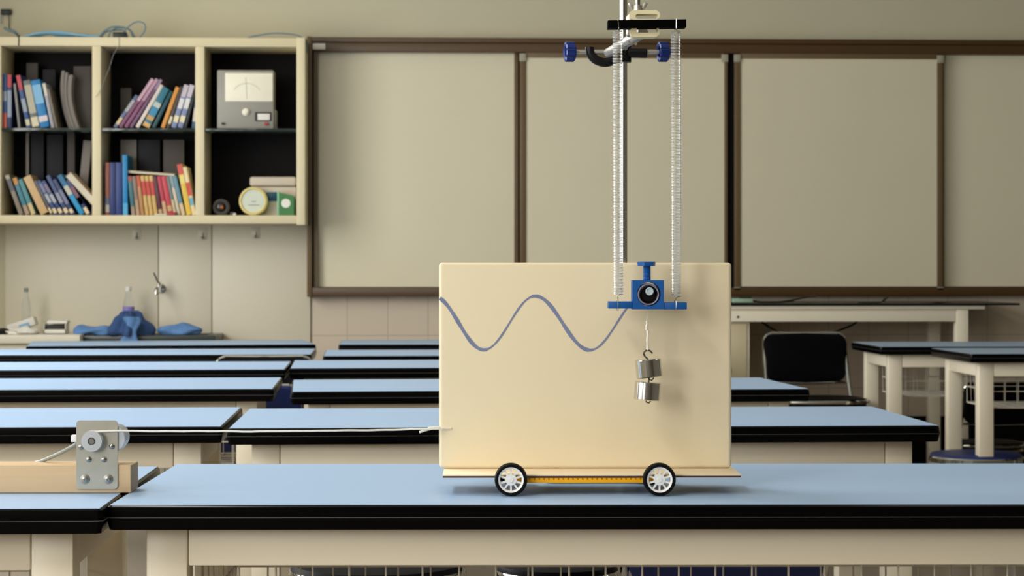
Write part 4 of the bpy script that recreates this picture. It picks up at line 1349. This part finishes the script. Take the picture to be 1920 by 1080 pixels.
DBAR = 2.945
def build_bar():
    P = F.P
    a, b = P(1140, 45, DBAR), P(1287, 43, DBAR)
    c = (a+b)/2
    L = (b-a).length
    ang = -math.atan2(b.z-a.z, b.x-a.x)
    Mx = Matrix.Translation((c.x, DBAR, c.z)) @ Matrix.Rotation(ang, 4, 'Y')
    root = thing('hanger_bar', 'short matt black bar from which both springs hang', 'bar', c, F)
    MB().box(-L/2, L/2, 0, .028, -.0053, .0053, .0004, Mx).build('bar', M['black_bar'], root)
    for px, o in ((1159.5, .0008), (1268, 0)):
        x = P(px, 44, DBAR).x
        pts = [(x-o, DBAR-.0006, c.z+.0062), (x, DBAR-.0007, c.z), (x+o, DBAR-.0006, c.z-.0062), (x+o, DBAR+.014, c.z-.0066), (x, DBAR+.0286, c.z-.0062), (x, DBAR+.0286, c.z+.0062), (x-o, DBAR+.014, c.z+.0066)]
        MB().tube(pts, .00042, 6, loop=True).build('wire_tie', M['bright_steel'], root)
build_bar()

def build_spring(label, top, bot, r, turns, tie_top, tie_bot):
    P = F.P
    d = DBAR+.014
    a, b = P(*top, d), P(*bot, d)
    root = thing('coil_spring', label, 'spring', b, F, 'twin coil springs')
    pts = []
    seg = 14
    N = turns*seg
    for i in range(N+1):
        t = i/N
        an = 2*PI*i/seg
        c = a.lerp(b, t)
        pts.append(Vector((c.x+r*math.cos(an), c.y+r*math.sin(an), c.z)))
    MB().tube(pts, .00045, 5).build('coil', M['spring'], root)
    ta, tb = P(*tie_top, d), P(*tie_bot, d)
    MB().tube(smooth_path([pts[0], Vector((a.x+.001, d, a.z+.0015)), Vector((ta.x, d, ta.z-.001)), Vector((ta.x, d, ta.z+.002))], 5), .0005, 6).build('end_loop', M['bright_steel'], root)
    MB().tube(smooth_path([pts[-1], Vector((b.x, d, b.z-.0015)), Vector((tb.x, d, tb.z+.001)), Vector((tb.x, d, tb.z-.001))], 5), .0005, 6).build('end_loop', M['bright_steel'], root)
build_spring('left coil spring, in front of the steel stand rod', (1158, 58), (1159, 552), .0068, 176, (1160, 50), (1159, 566))
build_spring('right coil spring, clear of the stand rod beside the right blue knob', (1267, 59), (1268, 556), .0068, 176, (1266, 50), (1268, 567))

DM = 2.946
def build_holder():
    P = F.P
    root = thing('marker_holder', 'blue printed marker holder with side arms and top bolt hung from springs', 'holder', P(1215, 580, DM), F)
    x0, x1 = P(1186, 550, DM).x, P(1245, 550, DM).x
    z1, z0 = P(1200, 525, DM).z, P(1200, 580, DM).z
    c = P(1216.5, 551.5, DM)
    rh = 22.3/1334
    dep = .034
    # square block with a round hole
    n = 64
    outer, inner = [], []
    cx_, cz_ = (x0+x1)/2, (z0+z1)/2
    for i in range(n):
        a = 2*PI*(i+.5)/n
        dx, dz = math.cos(a), math.sin(a)
        inner.append((c.x+rh*dx, c.z+rh*dz))
        tx = ((x1 if dx > 0 else x0)-c.x)/dx if abs(dx) > 1e-9 else 1e9
        tz = ((z1 if dz > 0 else z0)-c.z)/dz if abs(dz) > 1e-9 else 1e9
        t = min(tx, tz)
        outer.append((c.x+t*dx, c.z+t*dz))
    # snap corners
    for (kx, kz) in ((x0, z0), (x0, z1), (x1, z0), (x1, z1)):
        j = min(range(n), key=lambda q: (outer[q][0]-kx)**2+(outer[q][1]-kz)**2)
        outer[j] = (kx, kz)
    R = [[(x, DM, z) for x, z in inner], [(x, DM, z) for x, z in outer], [(x, DM+dep, z) for x, z in outer], [(x, DM+dep, z) for x, z in inner]]
    MB().loft(R, loop=True).build('block', M['blue_print'], root)
    zl1, zl0 = P(1150, 565.5, DM).z, P(1150, 579.5, DM).z
    xl, xr = P(1141, 570, DM).x, P(1288, 570, DM).x
    MB().box(xl, x0-.0003, DM+.001, DM+.028, zl0+.0006, zl1, .0005).build('arm', M['blue_print'], root)
    MB().box(x1+.0003, xr, DM+.001, DM+.028, zl0-.0006, zl1-.0012, .0005).build('arm', M['blue_print'], root)
    # bolt
    bt = MB()
    yb = DM+.016
    p0 = P(1213, 524, yb); p1 = P(1212, 499, yb)
    nth = 11
    prof = []
    L = p1.z-p0.z+.002
    for i in range(nth*2+1):
        prof.append((.0056 if i % 2 == 0 else .0050, L*i/(nth*2)))
    bt.lathe(prof, (p0.x, yb, p0.z-.001), (0, 0, 1), 24)
    bt.build('bolt', M['blue_print'], root)
    hd = MB()
    z_a, z_b = P(1212, 499, yb).z, P(1212, 490.5, yb).z
    ring = lambda z, r: [(p1.x+r*math.cos(PI/3*i+.25), yb+r*math.sin(PI/3*i+.25), z) for i in range(6)]
    hd.loft([ring(z_a, .0130), ring(z_b-.0006, .0136), ring(z_b, .0126)])
    hd.build('bolt_head', M['blue_print'], root)
    for px in (1159, 1268):
        x = P(px, 572, DM).x
        zz = (zl0+zl1)/2-.0006
        MB().tube([(x, DM+.0003, zz+.0066), (x, DM+.0002, zz), (x, DM+.0003, zz-.0070), (x, DM+.014, zz-.0072), (x, DM+.0287, zz-.007), (x, DM+.0287, zz+.0068), (x, DM+.014, zz+.0070)], .00042, 6, loop=True).build('wire_tie', M['bright_steel'], root)
    # marker pen
    cm = Vector((c.x-.0004, DM+.0005, c.z-.0006))
    rm = rh-.0009
    mk = thing('marker_pen', 'black marker pen with grey rim held end-on in blue holder', 'marker', cm, F)
    MB().lathe([(rm*.60, .006), (rm*.80, .0), (rm*.86, -.0005), (rm*.99, .004), (rm*.99, .045), (rm*.5, .055), (rm*.2, .058), (rm*.15, DB-DM-.0028), (0, DB-DM-.0012)], cm, (0, 1, 0), 40).build('barrel', M['marker'], mk)
    MB().lathe([(rm*.83, -.0004), (rm*.9, -.0012), (rm*.98, .001), (rm*.985, .004), (rm*.9, .003)], cm, (0, 1, 0), 40, loop=True).build('rim', M['marker_ring'], mk)
    pl = cm+Vector((.0016, 0, .0045))
    MB().lathe([(.0050, .0058), (.0058, .001), (.0056, -.0004), (.0045, -.0008), (.004, .0002), (0, .0004)], pl, (0, 1, 0), 24).build('plug', M['marker_plug'], mk)
    return z0
HZ0 = build_holder()

DWT = 2.962
def build_weights():
    P = F.P
    # string
    pts = smooth_path([P(1214, 580.5, DWT), P(1214.5, 592, DWT), P(1212.5, 600, DWT), P(1213.5, 606, DWT), P(1212, 616, DWT), P(1214.5, 622, DWT), P(1214, 640, DWT), P(1214.5, 657, DWT)], 6)
    rad = [.0004 if i < 14 else .0016+.0003*math.sin(i*1.3) for i in range(len(pts))]
    single('hanging_cord', MB().tube(pts, rad, 8), M['string'], 'short white cord hanging from the blue marker holder', 'string', pts[0], F)
    def weight(label, cx_, cy_, tilt, hook_pts):
        c = P(cx_, cy_, DWT)
        root = thing('hooked_weight', label, 'weight', c, F, 'cylindrical hooked weights')
        r, h = .0186, .0255
        Mx = Matrix.Translation(c) @ Matrix.Rotation(tilt, 4, 'Y')
        mb = MB().lathe([(r-.001, -h/2), (r, -h/2+.001), (r, h/2-.001), (r-.001, h/2)], (0, 0, 0), (0, 0, 1), 56)
        mb.xf(Mx)
        mb.build('body', M['bright_steel'], root)
        q = smooth_path([P(x, y, DWT) for x, y in hook_pts], 7)
        MB().tube(q, .0012, 8).build('hook', M['dark_steel'], root)
        e = Mx @ Vector((0, 0, -h/2))
        MB().tube([e+Vector((-.001, 0, .001)), e+Vector((-.001, 0, -.003)), e+Vector((.003, 0, -.0045)), e+Vector((.005, 0, -.002)), e+Vector((.005, 0, .001))], .0009, 6).build('eye', M['dark_steel'], root)
    weight('upper of two polished steel weights, tilted, hooked on the white cord', 1216.5, 690.5, -.10, [(1214.5, 677), (1214, 673), (1209, 668), (1207, 662), (1211, 657.5), (1217, 657), (1222, 661), (1222.5, 663)])
    weight('lower of two polished steel weights, hanging under the upper one', 1214, 733, .075, [(1216, 719), (1216.5, 712), (1217.5, 707), (1215, 705.5)])
build_weights()

# ------------------------------------------------------------------ motor with pulley on the wooden batten
def build_motor():
    P = F.P
    DBT = F.T(120, 925).y
    x1 = P(245, 900, DBT).x
    x0 = x1-.62
    zt = P(100, 872, DBT).z
    dep = .062
    bt = thing('wooden_batten', 'pale pine batten lying along nearest left desk', 'batten', ((x0+x1)/2, DBT, TOP), F)
    MB().box(x0, x1, DBT, DBT+dep, TOP+.0006, zt, .0015).build('bar', M['pine'], bt)
    MB().box(x1-.0004, x1+.0004, DBT+.002, DBT+dep-.002, TOP+.003, zt-.002).build('end_grain', M['pine_end'], bt)
    d = DBT-.0026
    root = thing('winch_motor', 'small geared motor on steel plate screwed to the front of the pine batten', 'motor', P(181, 917, d), F)
    a, b = P(143, 788.5, d), P(220.5, 917, d)
    MB().box(a.x, b.x, d, d+.0022, b.z, a.z, .0).build('tmp', M['steel'], root)
    o = [k for k in bpy.data.objects if k.name.startswith('tmp')][0]
    bpy.data.objects.remove(o, do_unlink=True)
    r = .005
    poly = []
    for (cx_, cz_, r0) in ((b.x-r, a.z-r, 0), (a.x+r, a.z-r, 1), (a.x+r, b.z+r, 2), (b.x-r, b.z+r, 3)):
        for q in range(6):
            t = PI/2*(r0+q/5)
            poly.append((cx_+r*math.cos(t), cz_+r*math.sin(t)))
    MB().prism(poly, d, d+.0022).build('mounting_plate', M['steel'], root)
    # motor can behind the plate
    c = P(207, 823, d)
    mo = MB().lathe([(.0195, .0028), (.0205, .004), (.0205, .028), (.0185, .030), (.0185, .050), (.010, .052)], c, (0, 1, 0), 40).build('gearmotor', M['motor'], root)
    q = P(137, 822, d+.02)
    mo2 = MB().box(q.x-.002, q.x+.008, d+.014, d+.026, q.z-.005, q.z+.005, .001).build('connector', M['white_plastic'], root)
    # pulley
    pc = P(175, 826, d)
    pul = MB().lathe([(.0150, -.0005), (.0150, -.003), (.0118, -.0045), (.0118, -.0095), (.0145, -.011), (.0145, -.0135), (.0055, -.0138), (.0055, -.010), (0, -.010)], pc, (0, 1, 0), 44).build('pulley', M['grey_plastic'], root)
    MB().cyl(pc+Vector((0, -.0142, 0)), pc+Vector((0, -.009, 0)), .0042, n=18, bev=.0006).build('shaft', M['screw'], pul)
    for (sx, sy, sr) in ((152, 838, .0040), (209.5, 837, .0040), (166.5, 861.5, .0040), (195, 861.5, .0040), (159.5, 898.5, .0068), (203, 898.5, .0068)):
        q = P(sx, sy, d)
        if sr > .005:
            mb = MB().lathe([(sr, -.0001), (sr, -.0009), (sr*.62, -.0012), (sr*.6, -.003), (sr*.25, -.0034), (sr*.22, -.0022), (0, -.0022)], q, (0, 1, 0), 24)
        else:
            mb = MB().lathe([(sr, -.0001), (sr*.95, -.0016), (sr*.6, -.0028), (sr*.2, -.0030), (sr*.2, -.0018), (0, -.0018)], q, (0, 1, 0), 20)
        mb.build('screw', M['screw'], root)
    # power lead
    pts = smooth_path([P(146, 829, d+.02), P(141, 834, d+.025), P(112, 850, d+.03), P(80, 864, d+.05), P(60, 872, d+.075), P(30, 905, d+.10), P(-30, 915, d+.11)])
    pts = [Vector((p.x, p.y, max(p.z, TOP+.004))) for p in pts]
    MB().tube(pts, .0028, 10).build('lead', mat('motor_lead_grey', '8b918b', 0.35), root)
    # pull string to the board
    ptop = Vector((pc.x, pc.y-.007, pc.z+.0128))
    s = []
    e = P(846, 803, DB-.001)
    for i in range(17):                    # wrap round the pulley
        a = PI*(1.1-.6*i/16)
        s.append(Vector((pc.x+.0128*math.cos(a), pc.y-.007, pc.z+.0128*math.sin(a))))
    s.append(P(215, 808, d-.006))
    n = 40
    st = P(215, 808, d-.006)
    for i in range(1, n):
        t = i/n
        p = st.lerp(e, t)
        p.z += .0010*noise.noise(Vector((t*14, 3, 0)))-.0022*math.sin(PI*t)*(1 if t < 1 else 0)
        p.y = st.y+(e.y-.004-st.y)*t
        s.append(p)
    s.append(e+Vector((-.012, -.002, 0)))
    s.append(e)
    single('pull_string', MB().tube(s, .00135, 8), M['string'], 'white pull string stretched from pulley to the cream board', 'string', s[17], F)
    t0 = P(826, 802, DB-.0045)
    pts = smooth_path([t0, P(806, 804.5, DB-.005), P(786, 810.5, DB-.007)])
    kn = MB().tube(pts, .0016, 8)
    kn.tube(smooth_path([P(824, 801, DB-.007), P(808, 801.5, DB-.008), P(800, 805, DB-.008)]), .0014, 8)
    single('string_knot', kn, M['string'], 'frayed white string ends knotted at the left edge of the board', 'string', t0, F)
build_motor()
